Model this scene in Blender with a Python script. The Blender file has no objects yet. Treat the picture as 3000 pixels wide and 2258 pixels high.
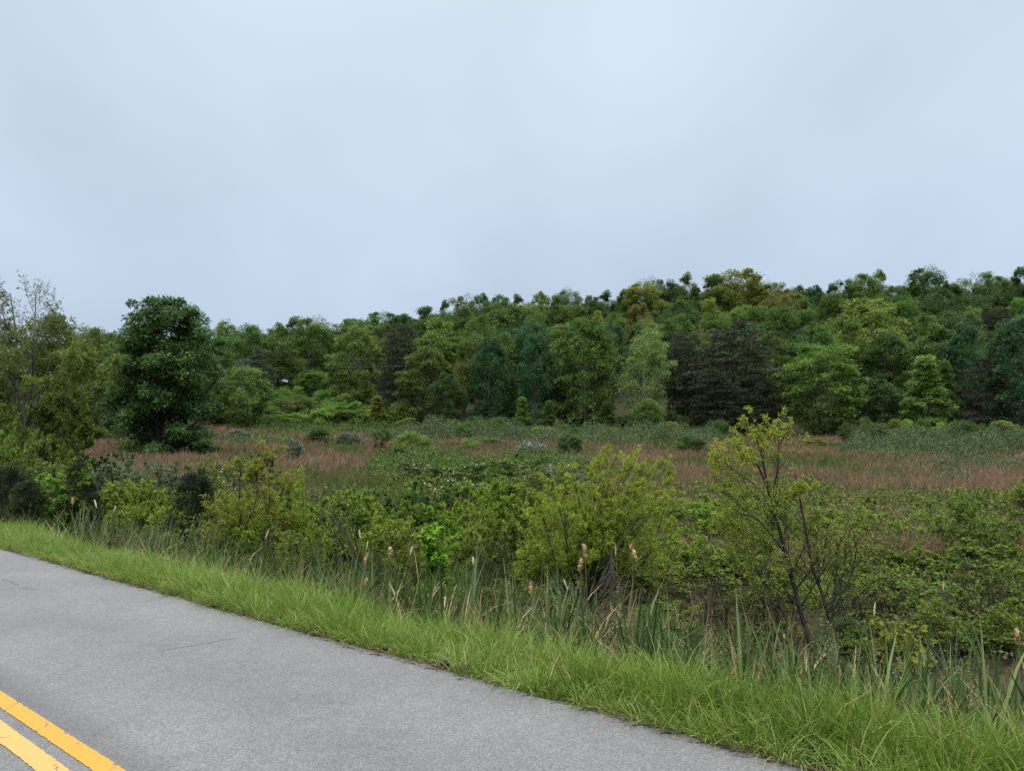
import bpy, math
import numpy as np
from mathutils import Vector

SC = bpy.context.scene
COL = SC.collection
R = math.radians

# ------------------------------------------------------------------ camera
F_PX, W_PX, H_PX = 2266.0, 3000.0, 2258.0
CAM_H = 1.7
PITCH = math.atan(156.0 / F_PX)
cam_d = bpy.data.cameras.new("camera")
cam_d.sensor_fit = 'HORIZONTAL'
cam_d.sensor_width = 36.0
cam_d.lens = 36.0 * F_PX / W_PX
cam_d.clip_start = 0.05
cam_d.clip_end = 3000.0
cam = bpy.data.objects.new("camera", cam_d)
COL.objects.link(cam)
cam.location = (0, 0, CAM_H)
cam.rotation_euler = (R(90) + PITCH, 0, 0)
SC.camera = cam

# ------------------------------------------------------------------ world, sun, exposure
SUN_EL, SUN_AZ = R(62), R(180)
world = bpy.data.worlds.new("World")
SC.world = world
world.use_nodes = True
nt = world.node_tree
nt.nodes.clear()
def wn(t, **kw):
    n = nt.nodes.new(t)
    for k, v in kw.items():
        setattr(n, k, v)
    return n
def wmath(op, a, b=None):
    n = wn('ShaderNodeMath', operation=op)
    for i, v in enumerate((a, b)):
        if v is None: continue
        if isinstance(v, (int, float)): n.inputs[i].default_value = v
        else: nt.links.new(v, n.inputs[i])
    return n.outputs[0]
sky = wn('ShaderNodeTexSky')
sky.sky_type = 'NISHITA'
sky.sun_disc = False
sky.sun_elevation = SUN_EL
sky.sun_rotation = SUN_AZ
bg_clear = wn('ShaderNodeBackground')
bg_clear.inputs['Strength'].default_value = 0.06
nt.links.new(sky.outputs[0], bg_clear.inputs['Color'])
tc = wn('ShaderNodeTexCoord')
sep = wn('ShaderNodeSeparateXYZ')
nt.links.new(tc.outputs['Generated'], sep.inputs[0])
ramp = wn('ShaderNodeValToRGB')                     # overcast deck: pale near the horizon, brightest overhead
cr = ramp.color_ramp
cr.interpolation = 'LINEAR'
cr.elements[0].position = 0.0
cr.elements[0].color = (0.565, 0.68, 0.845, 1)
cr.elements[1].position = 1.0
cr.elements[1].color = (4.4, 4.5, 4.55, 1)
for pos, c in ((0.12, (0.565, 0.68, 0.845)), (0.26, (0.605, 0.72, 0.875)), (0.40, (0.65, 0.775, 0.915)), (0.52, (0.715, 0.83, 0.955)), (0.60, (1.3, 1.43, 1.55)), (0.75, (3.1, 3.25, 3.35))):
    e = cr.elements.new(pos)
    e.color = (*c, 1)
nt.links.new(sep.outputs[2], ramp.inputs[0])
zc = wmath('ADD', wmath('MAXIMUM', sep.outputs[2], 0.0), 0.35)
comb = wn('ShaderNodeCombineXYZ')
nt.links.new(wmath('DIVIDE', sep.outputs[0], zc), comb.inputs[0])
nt.links.new(wmath('DIVIDE', sep.outputs[1], zc), comb.inputs[1])
mp = wn('ShaderNodeMapping')
mp.inputs['Scale'].default_value = (1.3, 0.8, 1)
mp.inputs['Location'].default_value = (3.1, 0.4, 0)
nt.links.new(comb.outputs[0], mp.inputs[0])
cl = wn('ShaderNodeTexNoise')
cl.inputs['Scale'].default_value = 1.25
cl.inputs['Detail'].default_value = 4.0
cl.inputs['Roughness'].default_value = 0.45
nt.links.new(mp.outputs[0], cl.inputs['Vector'])
cloud = wmath('ADD', wmath('MULTIPLY', cl.outputs[0], 0.46), 0.77)
bg_cloud = wn('ShaderNodeBackground')
nt.links.new(ramp.outputs[0], bg_cloud.inputs['Color'])
nt.links.new(wmath('MULTIPLY', cloud, 1.0), bg_cloud.inputs['Strength'])
mixs = wn('ShaderNodeMixShader')
mixs.inputs[0].default_value = 0.94
nt.links.new(bg_clear.outputs[0], mixs.inputs[1])
nt.links.new(bg_cloud.outputs[0], mixs.inputs[2])
wo = wn('ShaderNodeOutputWorld')
nt.links.new(mixs.outputs[0], wo.inputs[0])

sun_d = bpy.data.lights.new("sun", 'SUN')
sun_d.energy = 1.5
sun_d.angle = R(40)
sun_d.color = (1.0, 0.97, 0.92)
sun = bpy.data.objects.new("sun", sun_d)
COL.objects.link(sun)
sun.rotation_euler = (R(90) - SUN_EL, 0, R(180) - SUN_AZ)

SC.view_settings.view_transform = 'Standard'
SC.view_settings.look = 'None'
SC.view_settings.exposure = 0.0
SC.view_settings.gamma = 1.0
SC.render.engine = 'CYCLES'
cy = SC.cycles
cy.max_bounces = 8
cy.diffuse_bounces = 5
cy.glossy_bounces = 2
cy.transmission_bounces = 5
cy.transparent_max_bounces = 4
cy.use_denoising = False
cy.caustics_reflective = False
cy.caustics_refractive = False

# ------------------------------------------------------------------ picture geometry
cp, sp = math.cos(PITCH), math.sin(PITCH)
def ray(px, py):
    x = (px - W_PX / 2) / F_PX
    y = -(py - H_PX / 2) / F_PX
    return np.array((x, cp - sp * y, sp + cp * y))
def at(px, py, Y):
    r = ray(px, py)
    return r * (Y / r[1]) + np.array((0, 0, CAM_H))
def flat_hit(px, py, z=0.0):
    r = ray(px, py)
    return r * ((z - CAM_H) / r[2]) + np.array((0, 0, CAM_H))

_v = ray(-1163, 1285)
DIR = np.array((_v[0], _v[1])) / math.hypot(_v[0], _v[1])       # along the road, away to the left
NRM = np.array((-DIR[1], DIR[0]))
if NRM[1] < 0: NRM = -NRM                                       # across the road, towards the field
def dist_of(p): return NRM[0] * p[0] + NRM[1] * p[1]
D_EDGE = float(dist_of(flat_hit(1500, 2013)))
D_Y1 = float(dist_of(flat_hit(372, 2258)))
D_Y2 = float(dist_of(flat_hit(276, 2258)))
D_Y3 = float(dist_of(flat_hit(210, 2258)))
D_Y4 = float(dist_of(flat_hit(108, 2258)))
def road_pt(t, d): return DIR * t + NRM * d

# ------------------------------------------------------------------ noise and terrain
def hash2(ix, iy, seed):
    h = (ix.astype(np.int64) * 374761393 + iy.astype(np.int64) * 668265263 + seed * 1274126177) & 0x7fffffff
    h = ((h ^ (h >> 13)) * 1274126177) & 0x7fffffff
    return ((h ^ (h >> 16)) & 0xffff) / 65535.0
def vnoise(x, y, seed=0):
    x = np.asarray(x, float); y = np.asarray(y, float)
    ix, iy = np.floor(x), np.floor(y)
    fx, fy = x - ix, y - iy
    fx = fx * fx * (3 - 2 * fx); fy = fy * fy * (3 - 2 * fy)
    a = hash2(ix, iy, seed); b = hash2(ix + 1, iy, seed)
    c = hash2(ix, iy + 1, seed); d = hash2(ix + 1, iy + 1, seed)
    return (a * (1 - fx) + b * fx) * (1 - fy) + (c * (1 - fx) + d * fx) * fy
def fbm(x, y, seed=0, octv=3):
    s, a, t = 0.0, 1.0, 0.0
    for o in range(octv):
        s = s + a * vnoise(x * 2 ** o, y * 2 ** o, seed + o); t += a; a *= 0.5
    return s / t

SKY_PX = [-900, -400, 0, 500, 720, 950, 1100, 1250, 1400, 1650, 1850, 2000, 2200, 2300, 2430, 2560, 2700, 2800, 3000, 3500, 4200]
SKY_PY = [1000, 985, 970, 975, 970, 962, 932, 908, 885, 872, 852, 825, 818, 838, 840, 822, 815, 825, 805, 790, 800]
RX = [(p - 1500) / F_PX * 222 for p in SKY_PX]
RZ = [1.7 + (1285 - y) / F_PX * 222 - 16.0 for y in SKY_PY]
PD = [-60, -3.0 - D_EDGE, -1.0 - D_EDGE, -0.6 - D_EDGE, 0.0, 0.12, 0.8, 1.6, 2.4, 3.2, 4.2, 6.0, 9.0, 400]
PZ = [-1.0, -0.5, -0.08, -0.03, -0.03, -0.06, -0.17, -0.48, -0.80, -0.95, -0.92, -0.74, -0.62, -0.62]
FY = [-50, 18, 25, 40, 70, 95, 116, 5000]
FZ = [0.0, 0.0, 0.1, 0.32, 0.98, 1.9, 3.0, 3.0]
def gz(X, Y):
    X = np.asarray(X, float); Y = np.asarray(Y, float)
    d = NRM[0] * X + NRM[1] * Y - D_EDGE
    z = np.interp(d, PD, PZ) + np.interp(Y, FY, FZ)
    far = np.clip((Y - 25) / 90, 0, 1)
    z = z + far * np.clip(-X, -10, 60) * 0.028
    z = z + np.clip((d - 4) / 10, 0, 1) * (fbm(X / 9, Y / 9, 5) - 0.5) * 0.35
    ramp_ = np.clip((Y - 118) / 104, 0, 1)
    ramp_ = ramp_ * (0.55 + 0.45 * ramp_)
    top = np.interp(X, RX, RZ) - 3.0
    over = np.clip((Y - 222) / 200, 0, 1)
    z = z + ramp_ * top * (1 - 0.35 * over)
    return z
def gz1(x, y): return float(gz(np.array([x]), np.array([y]))[0])
def ghit(px, py, y0=9.0, y1=230.0):
    """depth at which the sight line through a pixel meets the ground"""
    Y = np.linspace(y0, y1, 4000)
    r = ray(px, py)
    z = CAM_H + r[2] / r[1] * Y
    g = gz(r[0] / r[1] * Y, Y)
    k = np.nonzero(z <= g)[0]
    return float(Y[k[0]]) if len(k) else 110.0

# ------------------------------------------------------------------ materials
def mat_new(name):
    m = bpy.data.materials.new(name)
    m.use_nodes = True
    n = m.node_tree
    n.nodes.clear()
    out = n.nodes.new('ShaderNodeOutputMaterial')
    return m, n, out
def N(n, t, ins=None, **kw):
    nd = n.nodes.new(t)
    for k, v in kw.items(): setattr(nd, k, v)
    for k, v in (ins or {}).items():
        if hasattr(v, 'is_linked') or isinstance(v, bpy.types.NodeSocket): n.links.new(v, nd.inputs[k])
        else: nd.inputs[k].default_value = v
    return nd
def attr_tint(n): return N(n, 'ShaderNodeAttribute', attribute_name='tint').outputs['Fac']
def mathn(n, op, a, b=0.0, clamp=False):
    nd = n.nodes.new('ShaderNodeMath'); nd.operation = op; nd.use_clamp = clamp
    for i, v in enumerate((a, b)):
        if isinstance(v, (int, float)): nd.inputs[i].default_value = v
        else: n.links.new(v, nd.inputs[i])
    return nd.outputs[0]
def foliage_shader(n, out, col, trans=0.3, rough=0.5, spec=0.3):
    p = N(n, 'ShaderNodeBsdfPrincipled', {'Base Color': col, 'Roughness': rough, 'Specular IOR Level': spec})
    t = N(n, 'ShaderNodeBsdfTranslucent', {'Color': col})
    mx = N(n, 'ShaderNodeMixShader', {0: trans, 1: p.outputs[0], 2: t.outputs[0]})
    n.links.new(mx.outputs[0], out.inputs[0])
def make_leaf(name, trans=0.3, hue=0.045, val=1.0, rough=0.6, spec=0.16):
    m, n, out = mat_new(name)
    oi = N(n, 'ShaderNodeObjectInfo')
    t = attr_tint(n)
    hs = N(n, 'ShaderNodeHueSaturation', {'Color': oi.outputs['Color'],
        'Hue': mathn(n, 'ADD', mathn(n, 'MULTIPLY', t, -hue), 0.5 + hue / 2),
        'Value': mathn(n, 'ADD', mathn(n, 'MULTIPLY', t, val), 1 - val / 2),
        'Saturation': 1.0})
    foliage_shader(n, out, hs.outputs[0], trans, rough, spec)
    return m
def make_ramp_foliage(name, stops, trans=0.25, rough=0.65, spec=0.1, attr='tint'):
    m, n, out = mat_new(name)
    t = attr_tint(n)
    rp = N(n, 'ShaderNodeValToRGB', {0: t})
    c = rp.color_ramp
    c.elements[0].position = stops[0][0]; c.elements[0].color = (*stops[0][1], 1)
    c.elements[1].position = stops[-1][0]; c.elements[1].color = (*stops[-1][1], 1)
    for p_, k in stops[1:-1]:
        e = c.elements.new(p_); e.color = (*k, 1)
    foliage_shader(n, out, rp.outputs[0], trans, rough, spec)
    return m
def make_bark(name, c0, c1, scale=14):
    m, n, out = mat_new(name)
    tcn = N(n, 'ShaderNodeTexCoord')
    mpn = N(n, 'ShaderNodeMapping', {'Vector': tcn.outputs['Object'], 'Scale': (1, 1, 0.25)})
    ns = N(n, 'ShaderNodeTexNoise', {'Vector': mpn.outputs[0], 'Scale': scale, 'Detail': 4.0})
    rp = N(n, 'ShaderNodeValToRGB', {0: ns.outputs[0]})
    rp.color_ramp.elements[0].position = 0.35; rp.color_ramp.elements[0].color = (*c0, 1)
    rp.color_ramp.elements[1].position = 0.65; rp.color_ramp.elements[1].color = (*c1, 1)
    bp = N(n, 'ShaderNodeBump', {'Height': ns.outputs[0], 'Strength': 0.5, 'Distance': 0.02})
    p = N(n, 'ShaderNodeBsdfPrincipled', {'Base Color': rp.outputs[0], 'Roughness': 0.85, 'Specular IOR Level': 0.2, 'Normal': bp.outputs[0]})
    n.links.new(p.outputs[0], out.inputs[0])
    return m
LEAF = make_leaf("leaf", trans=0.38)
NEEDLE = make_leaf("needle", trans=0.1, hue=0.03, val=0.9, rough=0.7, spec=0.1)
BARK_DARK = make_bark("dark_bark", (0.018, 0.015, 0.013), (0.05, 0.043, 0.037))
BARK_GREY = make_bark("grey_bark", (0.06, 0.055, 0.048), (0.16, 0.15, 0.13))
BARK_PALE = make_bark("pale_bark", (0.18, 0.17, 0.15), (0.42, 0.40, 0.36))
BARK_DEAD = make_bark("dead_wood", (0.05, 0.043, 0.04), (0.14, 0.12, 0.11))
BLOSSOM = make_ramp_foliage("white_blossom", [(0.0, (0.55, 0.55, 0.5)), (1.0, (0.85, 0.85, 0.82))], trans=0.2)

# ------------------------------------------------------------------ mesh building
def mesh_quads(name, V, Q, mat, tint=None, smooth=False):
    me = bpy.data.meshes.new(name)
    V = np.ascontiguousarray(np.asarray(V).reshape(-1, 3), dtype=np.float32); Q = np.ascontiguousarray(Q, dtype=np.int32)
    nq = len(Q)
    me.vertices.add(len(V)); me.vertices.foreach_set('co', V.ravel())
    me.loops.add(nq * 4); me.loops.foreach_set('vertex_index', Q.ravel())
    me.polygons.add(nq)
    me.polygons.foreach_set('loop_start', np.arange(0, nq * 4, 4, dtype=np.int32))
    me.polygons.foreach_set('loop_total', np.full(nq, 4, dtype=np.int32))
    if smooth: me.polygons.foreach_set('use_smooth', np.ones(nq, dtype=bool))
    me.update(calc_edges=True)
    if tint is not None:
        a = me.attributes.new('tint', 'FLOAT', 'FACE')
        a.data.foreach_set('value', np.ascontiguousarray(tint, dtype=np.float32))
    me.materials.append(mat)
    return me
class Geo:
    def __init__(s): s.V, s.Q, s.T, s.n = [], [], [], 0
    def add(s, V, Q, tint=0.5):
        V = np.asarray(V, float).reshape(-1, 3); Q = np.asarray(Q).reshape(-1, 4)
        s.V.append(V); s.Q.append(Q + s.n); s.n += len(V)
        s.T.append(np.broadcast_to(np.asarray(tint, float), (len(Q),)).copy())
    def mesh(s, name, mat, smooth=False):
        return mesh_quads(name, np.concatenate(s.V), np.concatenate(s.Q), mat, np.concatenate(s.T), smooth)
def unit(v): return v / np.maximum(np.linalg.norm(v, axis=-1, keepdims=True), 1e-9)
def rand_dir(rng, n): return unit(rng.normal(size=(n, 3)))
def leaf_geo(g, P, T, L, W, rng, up=0.6, tint=None, nbias=None):
    """one diamond leaf per point, growing from P along T"""
    n = len(P)
    L = np.broadcast_to(L, (n,))[:, None]; W = np.broadcast_to(W, (n,))[:, None]
    T = unit(T)
    nr = rng.normal(size=(n, 3)); nr[:, 2] += up * 2
    if nbias is not None: nr = nr * 0.6 + nbias * 1.6
    S = unit(np.cross(T, unit(nr)))
    c = P + T * L * 0.45
    V = np.stack([P, c + S * W * 0.5, P + T * L, c - S * W * 0.5], axis=1)
    Q = np.arange(n * 4).reshape(n, 4)
    g.add(V, Q, rng.random(n) if tint is None else tint)
def tube_geo(g, pts, rad, k=4, tint=0.5):
    """batch of polylines: pts (n,m,3), rad (n,m)"""
    pts = np.asarray(pts, float); rad = np.asarray(rad, float)
    n, m, _ = pts.shape
    t = np.empty_like(pts)
    t[:, 1:-1] = pts[:, 2:] - pts[:, :-2]; t[:, 0] = pts[:, 1] - pts[:, 0]; t[:, -1] = pts[:, -1] - pts[:, -2]
    t = unit(t)
    ref = np.where(np.abs(t[:, :1, 2:3]) > 0.8, np.array([1.0, 0.13, 0]), np.array([0.1, 0.05, 1.0]))
    s = unit(np.cross(t, np.broadcast_to(ref, t.shape))); b = np.cross(t, s)
    a = np.arange(k) * 2 * math.pi / k
    V = pts[:, :, None, :] + rad[:, :, None, None] * (np.cos(a)[None, None, :, None] * s[:, :, None, :] + np.sin(a)[None, None, :, None] * b[:, :, None, :])
    idx = np.arange(n * m * k).reshape(n, m, k)
    A = idx[:, :-1]; B = idx[:, 1:]
    Q = np.stack([A, np.roll(A, -1, 2), np.roll(B, -1, 2), B], axis=-1).reshape(-1, 4)
    g.add(V.reshape(-1, 3), Q, tint)
def blades_geo(g, P, D, H, Wd, bend, rng, tint, seg=3):
    """grass blades: root P, horizontal lean direction D (n,2), height H, width Wd, bend 0..1.5"""
    n = len(P)
    u = np.linspace(0, 1, seg + 1)[None, :]
    ang = bend[:, None] * u
    ds = (H / seg)[:, None]
    hx = np.concatenate([np.zeros((n, 1)), np.cumsum(np.sin(ang[:, 1:] ) * ds, 1)], 1)
    hz = np.concatenate([np.zeros((n, 1)), np.cumsum(np.cos(ang[:, 1:] ) * ds, 1)], 1)
    pts = P[:, None, :] + np.concatenate([D[:, None, :] * hx[:, :, None], hz[:, :, None]], -1)
    az = rng.random(n) * 2 * math.pi
    S = np.stack([np.cos(az), np.sin(az), np.zeros(n)], -1)[:, None, :]
    w = Wd[:, None] * np.array([0.75, 1.0, 0.75, 0.12] if seg == 3 else ([0.9, 0.8, 0.12] if seg == 2 else [0.8, 1.0, 0.95, 0.7, 0.1]))[None, :]
    V = np.stack([pts - S * w[:, :, None] / 2, pts + S * w[:, :, None] / 2], 2)
    idx = np.arange(n * (seg + 1) * 2).reshape(n, seg + 1, 2)
    Q = np.stack([idx[:, :-1, 0], idx[:, :-1, 1], idx[:, 1:, 1], idx[:, 1:, 0]], -1).reshape(-1, 4)
    g.add(V.reshape(-1, 3), Q, np.repeat(tint, seg))
def grow(rng, pts, rad, levels):
    """levels of branches off given stems; every level is one batch (points, radii)"""
    out = [(pts, rad)]
    for lv in levels:
        n, m, _ = pts.shape
        k = lv['k']
        par = np.repeat(np.arange(n), k)
        f = lv.get('f0', 0.25) + (lv.get('f1', 1.0) - lv.get('f0', 0.25)) * rng.random(len(par)) ** lv.get('fp', 1.0)
        x = f * (m - 1); i = np.minimum(x.astype(int), m - 2); w = (x - i)[:, None]
        P = pts[par, i] * (1 - w) + pts[par, i + 1] * w
        T = unit(pts[par, i + 1] - pts[par, i])
        r0 = (rad[par, i] * (1 - w[:, 0]) + rad[par, i + 1] * w[:, 0]) * lv.get('rr', 0.6)
        r0 = np.maximum(r0, lv.get('rmin', 0.002))
        plen = np.linalg.norm(np.diff(pts, axis=1), axis=2).sum(1)[par]
        ln = plen * lv.get('ratio', 0.5) * (1 - lv.get('taperf', 0.55) * f) * (0.65 + 0.7 * rng.random(len(par)))
        if 'len' in lv: ln = lv['len'] * (0.6 + 0.8 * rng.random(len(par)))
        o = rand_dir(rng, len(par)); o = unit(o - T * (o * T).sum(1, keepdims=True))
        an = R(lv.get('ang', 45)) * (0.7 + 0.6 * rng.random(len(par)))[:, None]
        D = T * np.cos(an) + o * np.sin(an)
        ns = lv.get('seg', 3)
        cp_ = [P]; cr_ = [r0]
        for s in range(ns):
            D = D + rng.normal(size=D.shape) * lv.get('wob', 0.15)
            D[:, 2] += lv.get('trop', 0.05)
            D = unit(D)
            P = P + D * (ln / ns)[:, None]
            cp_.append(P); cr_.append(r0 * (1 - (1 - lv.get('tip', 0.35)) * (s + 1) / ns))
        pts = np.stack(cp_, 1); rad = np.stack(cr_, 1)
        out.append((pts, rad))
    return out
def along(rng, pts, n, f0=0.1):
    """n random points and directions on a batch of polylines"""
    b, m, _ = pts.shape
    br = rng.integers(0, b, n)
    x = (f0 + (1 - f0) * rng.random(n)) * (m - 1); i = np.minimum(x.astype(int), m - 2); w = (x - i)[:, None]
    return pts[br, i] * (1 - w) + pts[br, i + 1] * w, unit(pts[br, i + 1] - pts[br, i]), br
def polyline(points, m):
    """resample a hand-drawn polyline to m points, smoothed"""
    p = np.asarray(points, float)
    s = np.concatenate([[0], np.cumsum(np.linalg.norm(np.diff(p, axis=0), axis=1))])
    u = np.linspace(0, s[-1], m)
    q = np.stack([np.interp(u, s, p[:, j]) for j in range(p.shape[1])], 1)
    q[1:-1] = 0.25 * q[:-2] + 0.5 * q[1:-1] + 0.25 * q[2:]
    return q

# ------------------------------------------------------------------ things
def link_mesh(name, me, parent=None, color=None):
    o = bpy.data.objects.new(name, me)
    COL.objects.link(o)
    if parent is not None: o.parent = parent
    if color is not None: o.color = (*color, 1)
    return o
def root(name, loc, label, cat, group=None, rotz=0.0, scale=(1, 1, 1)):
    e = bpy.data.objects.new(name, None)
    e.empty_display_size = 0.3
    COL.objects.link(e)
    e.location = loc; e.rotation_euler = (0, 0, rotz); e.scale = scale
    e['label'] = label; e['category'] = cat
    if group: e['group'] = group
    return e
def plant(kind, loc, proto, color, label, cat, group=None, rotz=0.0, scale=(1, 1, 1), colors=None):
    """a thing made of the shared part meshes of a prototype"""
    e = root(kind, loc, label, cat, group, rotz, scale)
    for part, me in proto.items():
        link_mesh(part, me, e, (colors or {}).get(part, color))
    return e
def setting(name, me, kind='structure'):
    o = link_mesh(name, me)
    o['kind'] = kind
    return o

# ================================================================== SETTING
# ---- terrain: one sheet
def axis(*parts): return np.unique(np.concatenate([np.arange(a, b, s) for a, b, s in parts]))
gx = axis((-420, -60, 12), (-60, -16, 1.2), (-16, 14, 0.22), (14, 60, 1.2), (60, 432, 12))
gy = axis((-60, -6, 3), (-6, 20, 0.22), (20, 60, 1.0), (60, 240, 4), (240, 700, 20))
GX, GY = np.meshgrid(gx, gy)
V = np.stack([GX, GY, gz(GX, GY)], -1).reshape(-1, 3)
idx = np.arange(GX.size).reshape(GX.shape)
Q = np.stack([idx[:-1, :-1], idx[:-1, 1:], idx[1:, 1:], idx[1:, :-1]], -1).reshape(-1, 4)
m, n, out = mat_new("soil_litter_and_shade")
tcn = N(n, 'ShaderNodeTexCoord')
n1 = N(n, 'ShaderNodeTexNoise', {'Vector': tcn.outputs['Object'], 'Scale': 0.35, 'Detail': 5.0})
n2 = N(n, 'ShaderNodeTexNoise', {'Vector': tcn.outputs['Object'], 'Scale': 6.0, 'Detail': 5.0})
r1 = N(n, 'ShaderNodeValToRGB', {0: n2.outputs[0]})
r1.color_ramp.elements[0].position = 0.3; r1.color_ramp.elements[0].color = (0.022, 0.018, 0.012, 1)
r1.color_ramp.elements[1].position = 0.75; r1.color_ramp.elements[1].color = (0.10, 0.068, 0.042, 1)
r2 = N(n, 'ShaderNodeValToRGB', {0: n2.outputs[0]})
r2.color_ramp.elements[0].position = 0.3; r2.color_ramp.elements[0].color = (0.02, 0.03, 0.01, 1)
r2.color_ramp.elements[1].position = 0.75; r2.color_ramp.elements[1].color = (0.06, 0.075, 0.025, 1)
mk = N(n, 'ShaderNodeValToRGB', {0: n1.outputs[0]})
mk.color_ramp.elements[0].position = 0.45; mk.color_ramp.elements[1].position = 0.58
mx = N(n, 'ShaderNodeMixRGB', {0: mk.outputs[0], 1: r1.outputs[0], 2: r2.outputs[0]})
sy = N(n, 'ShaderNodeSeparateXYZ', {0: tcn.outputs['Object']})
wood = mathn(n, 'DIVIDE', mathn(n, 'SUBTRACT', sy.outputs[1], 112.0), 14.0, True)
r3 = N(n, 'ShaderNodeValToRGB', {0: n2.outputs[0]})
r3.color_ramp.elements[0].color = (0.012, 0.013, 0.007, 1); r3.color_ramp.elements[1].color = (0.040, 0.040, 0.018, 1)  # forest-floor litter, painted darker so gaps between the trees read as shade
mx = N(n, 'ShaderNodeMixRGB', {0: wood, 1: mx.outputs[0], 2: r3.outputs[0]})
bp = N(n, 'ShaderNodeBump', {'Height': n2.outputs[0], 'Strength': 0.7, 'Distance': 0.05})
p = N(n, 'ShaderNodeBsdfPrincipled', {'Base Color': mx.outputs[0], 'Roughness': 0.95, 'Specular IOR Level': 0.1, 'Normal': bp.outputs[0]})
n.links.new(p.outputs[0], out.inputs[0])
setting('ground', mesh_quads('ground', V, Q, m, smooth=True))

# ---- road
rng = np.random.default_rng(11)
def asphalt_material():
    m, n, out = mat_new("worn_asphalt")
    tcn = N(n, 'ShaderNodeTexCoord')
    o = tcn.outputs['Object']
    big = N(n, 'ShaderNodeTexNoise', {'Vector': o, 'Scale': 0.8, 'Detail': 4.0})
    mid = N(n, 'ShaderNodeTexNoise', {'Vector': o, 'Scale': 9.0, 'Detail': 5.0, 'Roughness': 0.7})
    fine = N(n, 'ShaderNodeTexNoise', {'Vector': o, 'Scale': 95.0, 'Detail': 3.0, 'Roughness': 0.75})
    vor = N(n, 'ShaderNodeTexVoronoi', {'Vector': o, 'Scale': 110.0})
    vb = N(n, 'ShaderNodeSeparateColor', {0: vor.outputs['Color']})
    v = mathn(n, 'ADD', mathn(n, 'MULTIPLY', fine.outputs[0], 0.34), mathn(n, 'MULTIPLY', vb.outputs[0], 0.16))
    v = mathn(n, 'ADD', v, mathn(n, 'MULTIPLY', mid.outputs[0], 0.12))
    sepx = N(n, 'ShaderNodeVectorMath', {0: o, 1: (float(NRM[0]), float(NRM[1]), 0.0)}, operation='DOT_PRODUCT')
    track = mathn(n, 'SINE', mathn(n, 'MULTIPLY', mathn(n, 'SUBTRACT', sepx.outputs['Value'], D_Y1 + 0.05), 2 * math.pi / 1.35))
    v = mathn(n, 'ADD', v, mathn(n, 'MULTIPLY', track, 0.012))
    near_line = mathn(n, 'SUBTRACT', 1.0, mathn(n, 'DIVIDE', mathn(n, 'ABSOLUTE', mathn(n, 'SUBTRACT', sepx.outputs['Value'], D_Y1 + 0.05)), 0.20), True)
    v = mathn(n, 'ADD', v, mathn(n, 'MULTIPLY', mathn(n, 'MULTIPLY', near_line, mid.outputs[0]), -0.14))
    pn = N(n, 'ShaderNodeTexNoise', {'Vector': o, 'Scale': 2.2, 'Detail': 6.0, 'Roughness': 0.6})
    patch = mathn(n, 'MULTIPLY', mathn(n, 'GREATER_THAN', pn.outputs[0], 0.62), -0.018)
    v = mathn(n, 'ADD', v, patch)
    v = mathn(n, 'ADD', v, mathn(n, 'MULTIPLY', big.outputs[0], 0.16))
    rp = N(n, 'ShaderNodeValToRGB', {0: v})
    e = rp.color_ramp.elements
    e[0].position = 0.20; e[0].color = (0.048, 0.047, 0.048, 1)
    e[1].position = 0.58; e[1].color = (0.238, 0.231, 0.226, 1)
    k = rp.color_ramp.elements.new(0.40); k.color = (0.117, 0.113, 0.110, 1)
    h = mathn(n, 'ADD', mathn(n, 'MULTIPLY', vor.outputs['Distance'], -0.7), fine.outputs[0])
    bp = N(n, 'ShaderNodeBump', {'Height': h, 'Strength': 0.5, 'Distance': 0.006})
    p = N(n, 'ShaderNodeBsdfPrincipled', {'Base Color': rp.outputs[0], 'Roughness': 0.62, 'Specular IOR Level': 0.45, 'Normal': bp.outputs[0]})
    n.links.new(p.outputs[0], out.inputs[0])
    return m
ts = axis((-60, -12, 2.0), (-12, 26, 0.08), (26, 140, 2.0))
edge = D_EDGE + (fbm(ts * 1.1, ts * 0 + 3, 2) - 0.5) * 0.10 + (fbm(ts * 5, ts * 0 + 1, 7) - 0.5) * 0.06
near = np.full_like(ts, -0.6)
rows = []
for d, z in ((near, -0.05), (near, 0.0), (near * 0 + 1.2, 0.0), (near * 0 + 2.6, 0.0), (edge - 0.06, 0.0), (edge - 0.015, -0.006), (edge, -0.022), (edge + 0.012, -0.09)):
    q = DIR[None, :] * ts[:, None] + NRM[None, :] * d[:, None]
    rows.append(np.concatenate([q, np.full((len(ts), 1), z)], 1))
V = np.stack(rows, 1)
idx = np.arange(V.shape[0] * V.shape[1]).reshape(V.shape[:2])
Q = np.stack([idx[:-1, :-1], idx[:-1, 1:], idx[1:, 1:], idx[1:, :-1]], -1).reshape(-1, 4)[:, ::-1]
if DIR[0] * NRM[1] - DIR[1] * NRM[0] < 0: Q = Q[:, ::-1]
road = setting('road', mesh_quads('road', V, Q, asphalt_material()))
road['label'] = 'grey worn asphalt road crossing in front of the meadow'

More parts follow.
